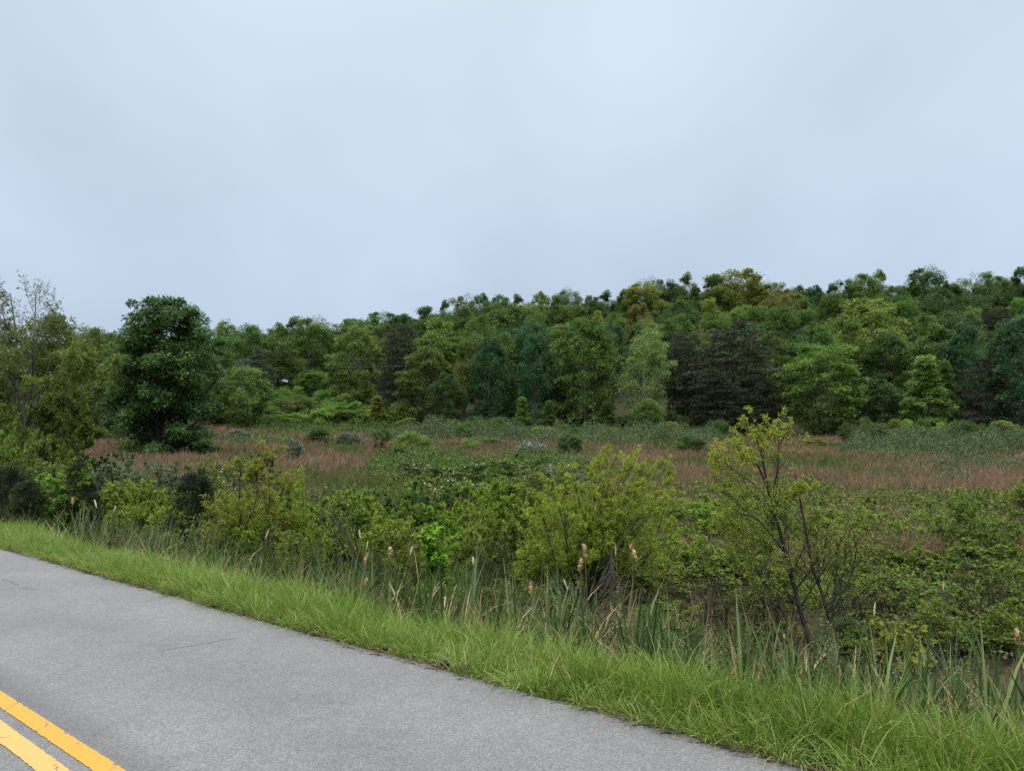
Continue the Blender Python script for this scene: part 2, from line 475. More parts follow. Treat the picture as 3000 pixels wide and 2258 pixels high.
def strip(pts, width, z, jit=0.0):
    """thin sheet along a ground polyline; width may taper"""
    pts = np.asarray(pts, float)
    t = np.gradient(pts, axis=0); t /= np.linalg.norm(t, axis=1, keepdims=True)
    nr = np.stack([-t[:, 1], t[:, 0]], 1)
    w = np.broadcast_to(width, (len(pts),))[:, None] / 2
    a = pts + nr * (w + jit * rng.normal(size=(len(pts), 1))); b = pts - nr * (w + jit * rng.normal(size=(len(pts), 1)))
    V = np.stack([a, b], 1).reshape(-1, 2)
    V = np.concatenate([V, np.full((len(V), 1), z)], 1)
    i = np.arange(len(pts) - 1) * 2
    return V, np.stack([i, i + 1, i + 3, i + 2], 1)
def paint_material(pale=0.0):
    m, n, out = mat_new("yellow_road_paint")
    tcn = N(n, 'ShaderNodeTexCoord')
    o = tcn.outputs['Object']
    dn = N(n, 'ShaderNodeTexNoise', {'Vector': o, 'Scale': 7.0, 'Detail': 6.0, 'Roughness': 0.65})
    ds = N(n, 'ShaderNodeVectorMath', {0: dn.outputs['Color'], 1: (0.22, 0.22, 0.22)}, operation='MULTIPLY')
    ad = N(n, 'ShaderNodeVectorMath', {0: o, 1: ds.outputs[0]}, operation='ADD')
    vo = N(n, 'ShaderNodeTexVoronoi', {'Vector': ad.outputs[0], 'Scale': 2.6}, feature='DISTANCE_TO_EDGE')
    crack = mathn(n, 'LESS_THAN', vo.outputs['Distance'], 0.010)
    sel = N(n, 'ShaderNodeTexNoise', {'Vector': o, 'Scale': 3.1, 'Detail': 1.0})
    crack = mathn(n, 'MULTIPLY', crack, mathn(n, 'GREATER_THAN', sel.outputs[0], 0.5))
    pit = N(n, 'ShaderNodeTexNoise', {'Vector': o, 'Scale': 42.0, 'Detail': 3.0, 'Roughness': 0.7})
    pits = mathn(n, 'GREATER_THAN', pit.outputs[0], 0.69)
    dirt = mathn(n, 'MAXIMUM', crack, pits)
    tone = N(n, 'ShaderNodeTexNoise', {'Vector': o, 'Scale': 120.0, 'Detail': 2.0})
    rp = N(n, 'ShaderNodeValToRGB', {0: tone.outputs[0]})
    rp.color_ramp.elements[0].position = 0.3; rp.color_ramp.elements[0].color = (0.40 + pale, 0.185 + pale * 0.9, 0.018 + pale, 1)
    rp.color_ramp.elements[1].position = 0.7; rp.color_ramp.elements[1].color = (0.51 + pale, 0.25 + pale * 0.9, 0.032 + pale, 1)
    mx = N(n, 'ShaderNodeMixRGB', {0: dirt, 1: rp.outputs[0], 2: (0.13, 0.10, 0.07, 1)})
    bp = N(n, 'ShaderNodeBump', {'Height': tone.outputs[0], 'Strength': 0.25, 'Distance': 0.004})
    p = N(n, 'ShaderNodeBsdfPrincipled', {'Base Color': mx.outputs[0], 'Roughness': 0.6, 'Specular IOR Level': 0.3, 'Normal': bp.outputs[0]})
    n.links.new(p.outputs[0], out.inputs[0])
    return m
PAINT, PAINT_PALE = paint_material(), paint_material(0.05)
tl = np.arange(-8, 22, 0.02)
for d0, d1 in ((D_Y2, D_Y1), (D_Y4, D_Y3)):
    mid = (d0 + d1) / 2
    q = DIR[None] * tl[:, None] + NRM[None] * (mid + (fbm(tl * 0.7, tl * 0 + d0, 3) - 0.5)[:, None] * 0.012)
    V, Q = strip(q, (d1 - d0), 0.004, jit=0.0018)
    o = setting('road_marking', mesh_quads('road_marking', V, Q, PAINT if d1 == D_Y1 else PAINT_PALE))
    o['label'] = 'yellow centre line nearer the meadow' if d1 == D_Y1 else 'paler yellow centre line nearer the camera'
# tar-dark wear beside the paint and cracks: flat marks on the road
m, n, out = mat_new("asphalt_crack")
p = N(n, 'ShaderNodeBsdfPrincipled', {'Base Color': (0.07, 0.069, 0.07, 1), 'Roughness': 0.9})
n.links.new(p.outputs[0], out.inputs[0])
CRACK = m
def crack_px(pix, w, wob=0.006):
    P = np.array([flat_hit(*q)[:2] for q in pix])
    q = polyline(P, 40)
    q[1:-1] += rng.normal(size=q[1:-1].shape) * wob
    ww = w * (0.25 + 0.75 * np.sin(np.linspace(0.02, math.pi - 0.02, 40)) ** 0.6) * (0.5 + rng.random(40))
    V, Q = strip(q, ww, 0.004)
    o = link_mesh('crack', mesh_quads('crack', V, Q, CRACK), road)
crack_px([(470, 1908), (520, 1896), (570, 1890), (620, 1882), (655, 1873), (695, 1870)], 0.009)
crack_px([(2, 1697), (30, 1703), (55, 1716)], 0.008)
crack_px([(60, 1722), (85, 1725), (112, 1726)], 0.008)
for x, y in ((1530, 2035), (1612, 2056), (1692, 2077), (1768, 2096), (1850, 2120), (1930, 2146), (2040, 2172), (2135, 2197), (2245, 2226)):
    crack_px([(x, y + 4), (x + 16, y), (x + 38, y + 1), (x + 58, y + 7)], 0.016, 0.003)
for x, y in ((1000, 1895), (1080, 1915), (1240, 1957), (1330, 1978), (1420, 2002)):
    crack_px([(x, y + 3), (x + 12, y), (x + 28, y + 2), (x + 42, y + 7)], 0.014, 0.003)

# ---- litter strip between pavement and grass (thatch, soil, dead blades)
g = Geo()
nL = 26000
t = rng.uniform(-9, 26, nL); dd = rng.normal(0.05, 0.075, nL)
keep = (dd > -0.10) & (fbm(t * 1.3, t * 0 + 9, 4) + 0.25 * rng.random(nL) > 0.45)
t, dd = t[keep], dd[keep]
P2 = DIR[None] * t[:, None] + NRM[None] * (D_EDGE + dd)[:, None]
z = np.where(dd < -0.0, 0.004, gz(P2[:, 0], P2[:, 1]) + 0.01) + rng.random(len(t)) * 0.02
P3 = np.concatenate([P2, z[:, None]], 1)
Dv = np.stack([DIR[0] + rng.normal(size=len(t)) * 0.7, DIR[1] + rng.normal(size=len(t)) * 0.7, rng.normal(size=len(t)) * 0.18], 1)
leaf_geo(g, P3, Dv, rng.uniform(0.03, 0.12, len(t)), rng.uniform(0.003, 0.009, len(t)), rng, up=2.0)
LITTER = make_ramp_foliage("dead_litter", [(0.0, (0.02, 0.016, 0.012)), (0.5, (0.07, 0.045, 0.028)), (0.85, (0.16, 0.11, 0.06)), (1.0, (0.30, 0.21, 0.11))], trans=0.1)
setting('edge_litter', g.mesh('edge_litter', LITTER), 'stuff')

# ---- verge grass
GRASS = make_ramp_foliage("verge_grass", [(0.0, (0.05, 0.09, 0.010)), (0.3, (0.105, 0.175, 0.022)), (0.58, (0.18, 0.265, 0.042)), (0.8, (0.245, 0.335, 0.10)), (0.92, (0.33, 0.34, 0.11)), (0.96, (0.34, 0.25, 0.11)), (1.0, (0.40, 0.31, 0.17))], trans=0.35, rough=0.5, spec=0.2)
def band(n, t0, t1, d0, d1, rng, power=1.0):
    """positions in a strip beside the road, denser near the camera"""
    u = rng.random(n) ** power
    t = np.where(rng.random(n) < 0.5, -u * abs(t0), u * t1)
    d = rng.uniform(d0, d1, n)
    q = DIR[None] * t[:, None] + NRM[None] * (D_EDGE + d)[:, None]
    return q, t, d
g = Geo()
rng = np.random.default_rng(21)
def tuft_blades(nt, per, t0, t1, d0, d1, h0, h1, wid, spread, tint_fn, bendr, seg=3, hfun=None, power=1.1):
    q, t, d = band(nt, t0, t1, d0, d1, rng, power)
    ht = rng.uniform(h0, h1, nt) * (0.55 + 0.9 * vnoise(q[:, 0] * 1.7, q[:, 1] * 1.7, 8))
    if hfun is not None: ht = ht * hfun(d)
    base_t = tint_fn(q, d, rng)
    k = np.repeat(np.arange(nt), per)
    a = rng.random(len(k)) * 2 * math.pi
    rr = spread * np.sqrt(rng.random(len(k)))
    off = np.stack([np.cos(a), np.sin(a)], 1) * rr[:, None]
    P = q[k] + off
    P = np.concatenate([P, gz(P[:, 0], P[:, 1])[:, None]], 1)
    D = unit(off + rng.normal(size=off.shape) * spread * 0.6 - NRM[None] * spread * 0.15)
    H = ht[k] * (0.55 + 0.6 * rng.random(len(k)))
    Wd = wid * (0.6 + 0.8 * rng.random(len(k)))
    bend = rng.uniform(bendr[0], bendr[1], len(k)) * (0.5 + 0.9 * rr / spread)
    tint = np.clip(base_t[k] + rng.normal(size=len(k)) * 0.11, 0, 1)
    dead = rng.random(len(k)) < 0.045
    tint = np.where(dead, rng.uniform(0.93, 1.0, len(k)), np.minimum(tint, 0.9))
    blades_geo(g, P, D, H, Wd, bend, rng, tint, seg)
def grass_tint(q, d, rng): return 0.14 + 0.75 * fbm(q[:, 0] * 1.1, q[:, 1] * 1.1, 31) + rng.normal(size=len(q)) * 0.09
tuft_blades(3100, 42, -12, 24, 0.10, 1.25, 0.24, 0.46, 0.0072, 0.15, grass_tint, (0.35, 1.7), hfun=lambda d: np.interp(d, [0, 0.25, 0.6, 2.2], [0.6, 0.8, 1.0, 1.05]))
tuft_blades(900, 16, -9, 24, 0.02, 0.16, 0.16, 0.30, 0.0055, 0.06, lambda q, d, r: 0.25 + 0.5 * r.random(len(q)), (0.9, 1.9))
setting('verge_grass', g.mesh('verge_grass', GRASS), 'stuff')['label'] = 'long green roadside grass'

# seed heads of grass along the back of the verge: pale airy panicles
g = Geo()
q, t, d = band(1300, -9, 20, 1.0, 2.4, rng, 1.0)
keep = fbm(q[:, 0] * 0.6, q[:, 1] * 0.6, 41) + 0.25 * (t < 2) > 0.55
q = q[keep]; nq = len(q)
P = np.concatenate([q, gz(q[:, 0], q[:, 1])[:, None]], 1)
H = rng.uniform(0.5, 0.85, nq)
bd = rng.uniform(0.1, 0.7, nq)
D2 = unit(rng.normal(size=(nq, 2)))
blades_geo(g, P, D2, H, np.full(nq, 0.0035), bd, rng, rng.uniform(0.2, 0.6, nq), 3)
hx = H * np.sin(bd * 0.66); hz = H * np.cos(bd * 0.66)
k = np.repeat(np.arange(nq), 34)
u = rng.random(len(k))
tipx = hx[k] * (0.72 + 0.3 * u); tipz = hz[k] * (0.72 + 0.3 * u)
C = P[k] + np.concatenate([D2[k] * tipx[:, None], tipz[:, None]], 1) + rng.normal(size=(len(k), 3)) * (0.028 * (1.15 - u))[:, None]
leaf_geo(g, C, rng.normal(size=C.shape) + np.array([0, 0, 0.8]), rng.uniform(0.012, 0.026, len(k)), 0.004, rng, up=0.2, tint=rng.uniform(0.35, 1, len(k)))
SEED = make_ramp_foliage("grass_seed", [(0.0, (0.11, 0.16, 0.05)), (0.5, (0.22, 0.21, 0.12)), (1.0, (0.36, 0.30, 0.21))], trans=0.25)
setting('seeding_grass', g.mesh('seeding_grass', SEED), 'stuff')

# ---- cattail leaves and dead reeds filling the ditch
REED = make_ramp_foliage("reed_leaf", [(0.0, (0.024, 0.046, 0.013)), (0.45, (0.066, 0.112, 0.034)), (0.75, (0.16, 0.22, 0.078)), (0.86, (0.15, 0.18, 0.06)), (0.90, (0.24, 0.16, 0.08)), (1.0, (0.42, 0.29, 0.16))], trans=0.25, rough=0.5, spec=0.25)
g = Geo()
rng = np.random.default_rng(31)
def reeds(nt, per, d0, d1, h0, h1, wid, dead, lean, t0=-13, t1=24, thr=0.0, sd=51, drop=0):
    q, t, d = band(nt, t0, t1, d0, d1, rng, 1.0)
    keep = fbm(q[:, 0] * 0.55, q[:, 1] * 0.55, sd) > thr
    q = q[keep]; nt = len(q)
    k = np.repeat(np.arange(nt), per)
    a = rng.random(len(k)) * 2 * math.pi
    D = unit(np.stack([np.cos(a), np.sin(a)], 1) + np.array([0.35, 0.05]))
    P = q[k] + D * rng.uniform(0.0, 0.06, (len(k), 1))
    P = np.concatenate([P, gz(P[:, 0], P[:, 1])[:, None]], 1)
    H = rng.uniform(h0, h1, nt)[k] * (0.6 + 0.5 * rng.random(len(k)))
    isd = rng.random(len(k)) < dead
    H = np.where(isd, H * rng.uniform(0.5, 1.0, len(k)), H)
    bend = np.abs(rng.normal(size=len(k))) * lean + 0.06
    bend = np.where(isd, rng.uniform(0.15, 1.9, len(k)), bend)
    tint = np.where(isd, rng.uniform(0.88, 1.0, len(k)), np.clip(0.05 + 0.5 * rng.random(nt)[k] + rng.normal(size=len(k)) * 0.24 + 0.1, 0, 0.84))
    blades_geo(g, P, D, H, wid * (0.7 + 0.6 * rng.random(len(k))), bend, rng, tint, 4)
reeds(2700, 6, 1.4, 3.6, 0.6, 1.1, 0.022, 0.26, 0.42, thr=0.40)
reeds(1100, 6, 3.0, 4.3, 0.65, 1.15, 0.022, 0.28, 0.42, thr=0.43, sd=57)
reeds(2400, 8, 1.35, 3.1, 0.35, 0.7, 0.008, 0.8, 0.7, thr=0.40, sd=61)
reeds(520, 3, 1.7, 3.6, 0.7, 1.1, 0.016, 1.0, 0.6, thr=0.36, sd=63)
reeds(900, 9, 2.0, 5.2, 0.6, 1.05, 0.008, 0.93, 0.35, t0=-0.1, t1=22, thr=0.50, sd=67)
setting('cattail_leaves', g.mesh('cattail_leaves', REED), 'stuff')['label'] = 'blue-green cattail leaves and dead reeds in the ditch'

# ---- low leafy weeds under the shrubs
g = Geo()
rng = np.random.default_rng(41)
WEED = make_ramp_foliage("weed_leaf", [(0.0, (0.02, 0.04, 0.012)), (0.5, (0.085, 0.125, 0.028)), (0.85, (0.15, 0.20, 0.042)), (0.93, (0.12, 0.085, 0.04)), (1.0, (0.15, 0.10, 0.055))], trans=0.25)
nW = 300000
Yw = 8 + 20 * rng.random(nW) ** 1.3
Xw = rng.uniform(-0.85, 1.15, nW) * Yw
dW = NRM[0] * Xw + NRM[1] * Yw - D_EDGE
hgt = 0.12 + (0.55 + 0.5 * np.clip((Xw / Yw - 0.1) / 0.2, 0, 1) * np.clip((Yw - 10) / 4, 0, 1)) * (0.5 * vnoise(Xw * 0.8, Yw * 0.8, 71) + 0.7 * vnoise(Xw * 2.3, Yw * 2.3, 72) * vnoise(Xw * 0.5, Yw * 0.5, 73))
keep = (dW > 4.2) & (dW < 24) & (rng.random(nW) < np.clip((dW - 5.0) / 4, 0.08, 1))
Xw, Yw, hgt = Xw[keep], Yw[keep], hgt[keep]
zz = gz(Xw, Yw) + hgt * rng.random(len(Xw)) ** 0.6
ln = rng.uniform(0.03, 0.075, len(Xw)) * np.clip(Yw / 12, 1, 2)
leaf_geo(g, np.stack([Xw, Yw, zz], 1), rng.normal(size=(len(Xw), 3)) + np.array([0, 0, 0.35]), ln, ln * 0.5, rng, up=0.8)
setting('low_weeds', g.mesh('low_weeds', WEED), 'stuff')

# ---- meadow of russet broomsedge with green patches
FIELD = make_ramp_foliage("meadow_grass", [(0.0, (0.045, 0.075, 0.02)), (0.28, (0.085, 0.125, 0.03)), (0.42, (0.15, 0.13, 0.06)), (0.5, (0.13, 0.09, 0.048)), (0.75, (0.19, 0.123, 0.077)), (0.9, (0.255, 0.178, 0.112)), (1.0, (0.36, 0.27, 0.15))], trans=0.2, rough=0.8, spec=0.1)
g = Geo()
rng = np.random.default_rng(51)
nT = 88000
u = rng.random(nT)
Yf = 1 / (1 / 13.0 + u * (1 / 118.0 - 1 / 13.0)) * (1 + 0.0 * u)
Yf = np.where(rng.random(nT) < 0.38, 30 + 88 * rng.random(nT) ** 1.2, Yf)
Xf = rng.uniform(-0.85, 0.92, nT) * Yf
dF = NRM[0] * Xf + NRM[1] * Yf - D_EDGE
keep = dF > 6.5
Xf, Yf = Xf[keep], Yf[keep]
nT = len(Xf)
pxf = 1500 + Xf / Yf * F_PX
zf = gz(Xf, Yf)
green = fbm(Xf / 6, Yf / 13, 81, 3) * 0.7 + fbm(Xf / 1.3, Yf / 2.6, 82, 2) * 0.3
brown = green + rng.normal(size=nT) * 0.05 > np.interp(Yf, [25, 40, 60], [0.47, 0.44, 0.42])
brown &= ~((fbm(Xf / 3.0, Yf / 5.0, 85) > 0.66))
bt = np.where(brown, 0.52 + 0.42 * fbm(Xf / 5, Yf / 9, 83) + rng.normal(size=nT) * 0.06, 0.05 + 0.34 * rng.random(nT))
hh = np.where(brown, rng.uniform(0.35, 0.8, nT), rng.uniform(0.25, 0.6, nT)) * (0.6 + 0.8 * fbm(Xf / 1.6, Yf / 2.4, 88))
per = 6
k = np.repeat(np.arange(nT), per)
a = rng.random(len(k)) * 2 * math.pi
D = np.stack([np.cos(a), np.sin(a)], 1)
D[:, 0] += 0.35; D = unit(D)
sc_ = np.clip(Yf / 30, 0.6, 2.2)
P2 = np.stack([Xf, Yf], 1)[k] + D * (rng.random(len(k)) * 0.12 * sc_[k])[:, None]
P3 = np.concatenate([P2, gz(P2[:, 0], P2[:, 1])[:, None] - 0.02], 1)
blades_geo(g, P3, D, hh[k] * (0.6 + 0.6 * rng.random(len(k))), 0.00085 * Yf[k] * (0.6 + 0.8 * rng.random(len(k))), rng.uniform(0.15, 1.0, len(k)), rng, np.clip(bt[k] + rng.normal(size=len(k)) * 0.05, 0, 1), 2)
setting('meadow_grass', g.mesh('meadow_grass', FIELD), 'stuff')['label'] = 'russet broomsedge meadow with green patches'

# ---- bramble thickets: pale flowering ground cover
SCRUBG = make_ramp_foliage('scrub_leaf', [(0.0, (0.03, 0.055, 0.016)), (0.5, (0.085, 0.14, 0.03)), (0.9, (0.135, 0.20, 0.045)), (1.0, (0.22, 0.25, 0.12))], trans=0.25)
THICKET = make_ramp_foliage("bramble_leaf", [(0.0, (0.03, 0.055, 0.025)), (0.5, (0.088, 0.128, 0.042)), (0.86, (0.155, 0.20, 0.072)), (0.93, (0.18, 0.215, 0.11)), (0.95, (0.30, 0.32, 0.27)), (1.0, (0.48, 0.49, 0.45))], trans=0.2)
def thicket(px0, px1, y0, y1, n, hmax, leaf, sd, white=0.06, thr=0.36, mat=None):
    rg = np.random.default_rng(sd)
    Y = rg.uniform(y0, y1, n)
    pxs = rg.uniform(px0, px1, n)
    X = (pxs - 1500) / F_PX * Y
    cxp, cyp = (px0 + px1) / 2, (y0 + y1) / 2
    rr_ = np.abs((pxs - cxp) / ((px1 - px0) / 2)) ** 2.4 + np.abs((Y - cyp) / ((y1 - y0) / 2)) ** 2.4
    e = np.clip((1.0 - rr_ + 0.9 * (fbm(X / 5, Y / 7, sd + 20) - 0.5)) / 0.35, 0, 1)
    X, Y, pxs, e = (q[e > 0.01] for q in (X, Y, pxs, e))
    f = vnoise(X / 2.2, Y / 4.0, sd) * 0.42 + vnoise(X / 0.8, Y / 1.5, sd + 1) * 0.31 + fbm(X / 9, Y / 12, sd + 3) * 0.27
    keep = f + 0.25 * (e - 1) > thr
    X, Y, f, e = X[keep], Y[keep], f[keep], e[keep]
    top = hmax * (0.10 + 1.0 * np.clip((f - 0.30) / 0.42, 0, 1) ** 1.4) * (0.3 + 0.7 * e)
    arch = 0.25 * hmax * (vnoise(X * 1.4, Y * 1.4, sd + 9) - 0.4)
    z = gz(X, Y) + (top + arch) * (1 - 0.75 * rg.random(len(X)) ** 2.2)
    tint = np.where(rg.random(len(X)) < white * (0.3 + 1.4 * vnoise(X / 2.5, Y / 2.5, sd + 4)), rg.uniform(0.95, 1, len(X)), rg.random(len(X)) * 0.92 * (0.35 + 0.75 * vnoise(X / 3, Y / 6, sd + 6)))
    L = leaf * rg.uniform(0.6, 1.3, len(X))
    L = np.where(tint > 0.94, L * 0.55, L)
    gg = Geo()
    L = L * 0.85
    leaf_geo(gg, np.stack([X, Y, z], 1), rg.normal(size=(len(X), 3)) + np.array([0, -0.3, 0.1]), L, L * 0.62, rg, up=0.5, tint=tint)
    return gg.mesh('bramble_thicket', mat or THICKET)
for args, lab in (
    ((1080, 2200, 84, 119, 120000, 2.3, 0.19, 201, 0.09, 0.25), 'pale flowering bramble along the foot of the wooded hill'),
    ((2440, 3150, 62, 92, 110000, 2.2, 0.16, 211, 0.09, 0.24), 'grey-green flowering bramble bank below the right-hand trees'),
    ((2480, 3150, 34, 52, 30000, 0.9, 0.10, 221, 0.12, 0.36), 'sprawling bramble over the russet grass on the right'),
    ((1080, 1760, 32, 52, 46000, 1.9, 0.12, 231, 0.10, 0.36, SCRUBG), 'leafy bramble with white flowers behind the roadside willow'),
    ((620, 1200, 100, 150, 50000, 1.7, 0.26, 241, 0.01, 0.20, SCRUBG), 'green scrub cover on the slope left of the wood'),
    ((640, 860, 74, 92, 9000, 1.0, 0.2, 251, 0.10, 0.3), 'grey-green bramble patch in the far russet grass'),
    ((250, 620, 26, 40, 30000, 1.0, 0.10, 261, 0.04, 0.30, SCRUBG), 'low bramble in front of the big dark tree'),
    ):
    setting('bramble_thicket', thicket(*args), 'stuff')['label'] = lab

# ================================================================== PLANT PROTOTYPES
def prof(shape, h):
    h = np.clip(h, 0, 1)
    if shape == 'round': return np.sqrt(np.clip(1 - (2 * h - 1) ** 2, 0.02, 1)) ** 0.8
    if shape == 'oval': return np.sin(math.pi * np.clip(h, 0.03, 0.985) ** 0.8) ** 0.6
    if shape == 'dome': return np.where(h < 0.38, 0.80 + 0.2 * h / 0.38, np.sqrt(np.clip(1 - ((h - 0.38) / 0.62) ** 2, 0.015, 1)))
    if shape == 'cone': return np.clip(1.02 - h, 0.04, 1) ** 0.75 * np.clip(h / 0.12 + 0.5, 0, 1)
    if shape == 'fan': return 0.35 + 0.65 * np.sin(math.pi * np.clip(h, 0, 0.96) * 0.85 + 0.12)
def crown_sprays(rng, shape, H, W, cb, n, inner=0.30, lump=0.35):
    hs = rng.random(n * 4)
    r = prof(shape, hs)
    ok = rng.random(n * 4) < (0.25 + 0.75 * r)
    hs, r = hs[ok][:n], r[ok][:n]
    az = rng.random(len(hs)) * 2 * math.pi
    lob = 1 - lump + 2 * lump * fbm(az / (2 * math.pi) * 6 + 20, hs * 3.2, int(rng.integers(1, 999)), 2)
    rad = r * W / 2 * np.sqrt(inner + (1 - inner) * rng.random(len(hs))) * lob
    z = H * cb + hs * H * (1 - cb) * (0.94 + 0.1 * lob)
    return np.stack([np.cos(az) * rad, np.sin(az) * rad, z], 1), hs
def spray_leaves(g, rng, C, per, size, flat, leaf, aspect=0.55, up=0.8, droop=-0.15, tvar=0.16, tmid=0.5, nb=True):
    n = len(C)
    k = np.repeat(np.arange(n), per)
    sz = (size * (0.45 + 1.1 * rng.random(n) ** 1.3))[k]
    dv = rand_dir(rng, len(k))
    dv[:, 2] = np.where((dv[:, 2] < -0.2) & (rng.random(len(k)) < 0.6), -dv[:, 2], dv[:, 2])
    o = dv * (0.95 * rng.random(len(k)) ** 0.42)[:, None]
    off = o * sz[:, None] * np.array([1, 1, flat])
    outw = C * np.array([1, 1, 0]); outw = unit(outw + 1e-6)[k]
    T = unit(off * np.array([1, 1, 0.4]) + outw * 0.25 * sz[:, None]) + rng.normal(size=off.shape) * 0.5 + np.array([0, 0, droop])
    L = leaf * rng.uniform(0.6, 1.4, len(k))
    tint = np.clip(tmid + tvar * 1.6 * (rng.random(n)[k] - 0.5) * 2 + rng.normal(size=len(k)) * tvar, 0, 1)
    leaf_geo(g, C[k] + off, T, L, L * aspect, rng, up=up, tint=tint, nbias=dv if nb else None)
def limbs(g, rng, C, H, cb, r0, nl, lean=0.02, k=5, topf=0.9):
    th = np.linspace(-0.03, topf, 9)
    tp = np.stack([np.cumsum(rng.normal(size=9) * H * lean) * 0.6, np.cumsum(rng.normal(size=9) * H * lean) * 0.6, th * H], 1)
    tp[0, :2] = 0; tp[1, :2] *= 0.4
    rad = r0 * np.clip(1.15 - th / topf, 0.12, 1.2)
    rad[0] *= 1.25
    tube_geo(g, tp[None], rad[None], 7)
    if nl:
        c = C[rng.permutation(len(C))[:nl]]
        hd = np.linalg.norm(c[:, :2], axis=1)
        za = np.clip(c[:, 2] - hd * rng.uniform(0.5, 1.1, len(c)), H * max(cb, 0.08) * 0.75, H * topf * 0.95)
        A = np.stack([np.interp(za, tp[:, 2], tp[:, 0]), np.interp(za, tp[:, 2], tp[:, 1]), za], 1)
        u = np.linspace(0, 1, 6)[None, :, None]
        B = A + (c - A) * np.array([0.55, 0.55, 0.25])
        pts = A[:, None] * (1 - u) ** 2 + 2 * u * (1 - u) * B[:, None] + c[:, None] * u ** 2
        pts[:, 1:-1] += rng.normal(size=pts[:, 1:-1].shape) * H * 0.006
        rr = np.interp(za, tp[:, 2], rad)[:, None] * 0.5 * np.linspace(1, 0.22, 6)[None]
        tube_geo(g, pts, rr, 4)
def broad(seed, shape='round', H=14, W=9, cb=0.25, n=120, per=200, leaf=0.29, size=1.15, flat=0.72, r0=0.2, bark=BARK_GREY, nl=34, lump=0.35, aspect=0.6, droop=-0.15, inner=0.3, mat=None, up=0.8):
    rng = np.random.default_rng(seed)
    C, hs = crown_sprays(rng, shape, H, W, cb, n, inner, lump)
    g = Geo(); spray_leaves(g, rng, C, per, size, flat, leaf, aspect, up=up, droop=droop, tvar=0.12)
    t = Geo(); limbs(t, rng, C, H, cb, r0, nl)
    return {'trunk': t.mesh('trunk', bark, True), 'crown': g.mesh('crown', mat or LEAF)}
def pine(seed, H=14, W=8, cb=0.12, tiers=17, shape='dome'):
    rng = np.random.default_rng(seed)
    C = []
    for i in range(tiers):
        h = (i + 0.5) / tiers
        r = float(prof(shape, np.array([h]))[0]) * W / 2
        m_ = max(3, int(3 + 9 * r / (W / 2)))
        az = rng.random(m_) * 6.283
        rr = r * np.sqrt(rng.uniform(0.12, 1, m_)) * rng.uniform(0.8, 1.15, m_)
        C.append(np.stack([np.cos(az) * rr, np.sin(az) * rr, np.full(m_, H * (cb + (1 - cb) * h)) + rng.normal(size=m_) * 0.22 + rr * 0.06], 1))
    C = np.concatenate(C)
    g = Geo(); spray_leaves(g, rng, C, 150, 1.5, 0.16, 0.42, 0.2, up=0.3, droop=0.12, tvar=0.2, nb=False)
    t = Geo(); limbs(t, rng, C, H, 0.1, 0.2, 60, topf=0.97)
    return {'trunk': t.mesh('trunk', BARK_DARK, True), 'crown': g.mesh('crown', NEEDLE)}
def bush(seed, H=1.6, W=2.2, n=60, per=110, leaf=0.09, size=0.36, shape='dome', flat=0.75, mat=None, white=0, aspect=0.55, up=0.8, lump=0.3, droop=-0.1):
    rng = np.random.default_rng(seed)
    C, hs = crown_sprays(rng, shape, H, W, 0.07, n, 0.35, lump)
    g = Geo(); spray_leaves(g, rng, C, per, size, flat, leaf, aspect, up=up, droop=droop)
    t = Geo()
    c = C[rng.permutation(n)[:26]]
    A = rng.normal(size=c.shape) * 0.05 * W * np.array([1, 1, 0])
    u = np.linspace(0, 1, 6)[None, :, None]
    B = A + (c - A) * np.array([0.3, 0.3, 0.6])
    pts = A[:, None] * (1 - u) ** 2 + 2 * u * (1 - u) * B[:, None] + c[:, None] * u ** 2
    tube_geo(t, pts, np.full((len(c), 6), 0.012 * H) * np.linspace(1, 0.3, 6)[None], 4)
    d = {'branches': t.mesh('branches', BARK_DARK, True), 'foliage': g.mesh('foliage', mat or LEAF)}
    if white:
        b = Geo()
        top = C[C[:, 2] > np.quantile(C[:, 2], 0.35)]
        k = rng.integers(0, len(top), white)
        o = rng.normal(size=(white, 3)) * size * 0.5; o[:, 2] = np.abs(o[:, 2]) * 1.1
        leaf_geo(b, top[k] + o, rng.normal(size=(white, 3)), leaf * 0.75, leaf * 0.6, rng, up=1.2)
        d['blossoms'] = b.mesh('blossoms', BLOSSOM)
    return d
def scrub(seed, stems=9, H=1.5, lean=0.5, levels=None, nleaf=9000, leaf=0.045, aspect=0.5, r0=0.016, bark=BARK_DARK, droop=-0.1, spread=0.18, up=0.7, wob=0.12, trop0=0.03, leaf_levels=2, f0=0.1, base=None, tvar=0.2, white=0):
    rng = np.random.default_rng(seed)
    P = rng.normal(size=(stems, 3)) * spread * np.array([1, 1, 0]); P[:, 2] = -0.06
    D = rng.normal(size=(stems, 3)) * lean; D[:, 2] = 1; D = unit(D)
    ns = 7
    pts = [P]; L = H * rng.uniform(0.65, 1.15, stems)
    for s in range(ns):
        D = D + rng.normal(size=D.shape) * wob; D[:, 2] += trop0; D = unit(D)
        P = P + D * (L / ns)[:, None]; pts.append(P)
    pts = np.stack(pts, 1)
    rad = r0 * rng.uniform(0.6, 1.2, (stems, 1)) * np.linspace(1, 0.3, ns + 1)[None]
    return finish_scrub(rng, pts, rad, levels, nleaf, leaf, aspect, bark, droop, up, leaf_levels, f0, tvar, white)
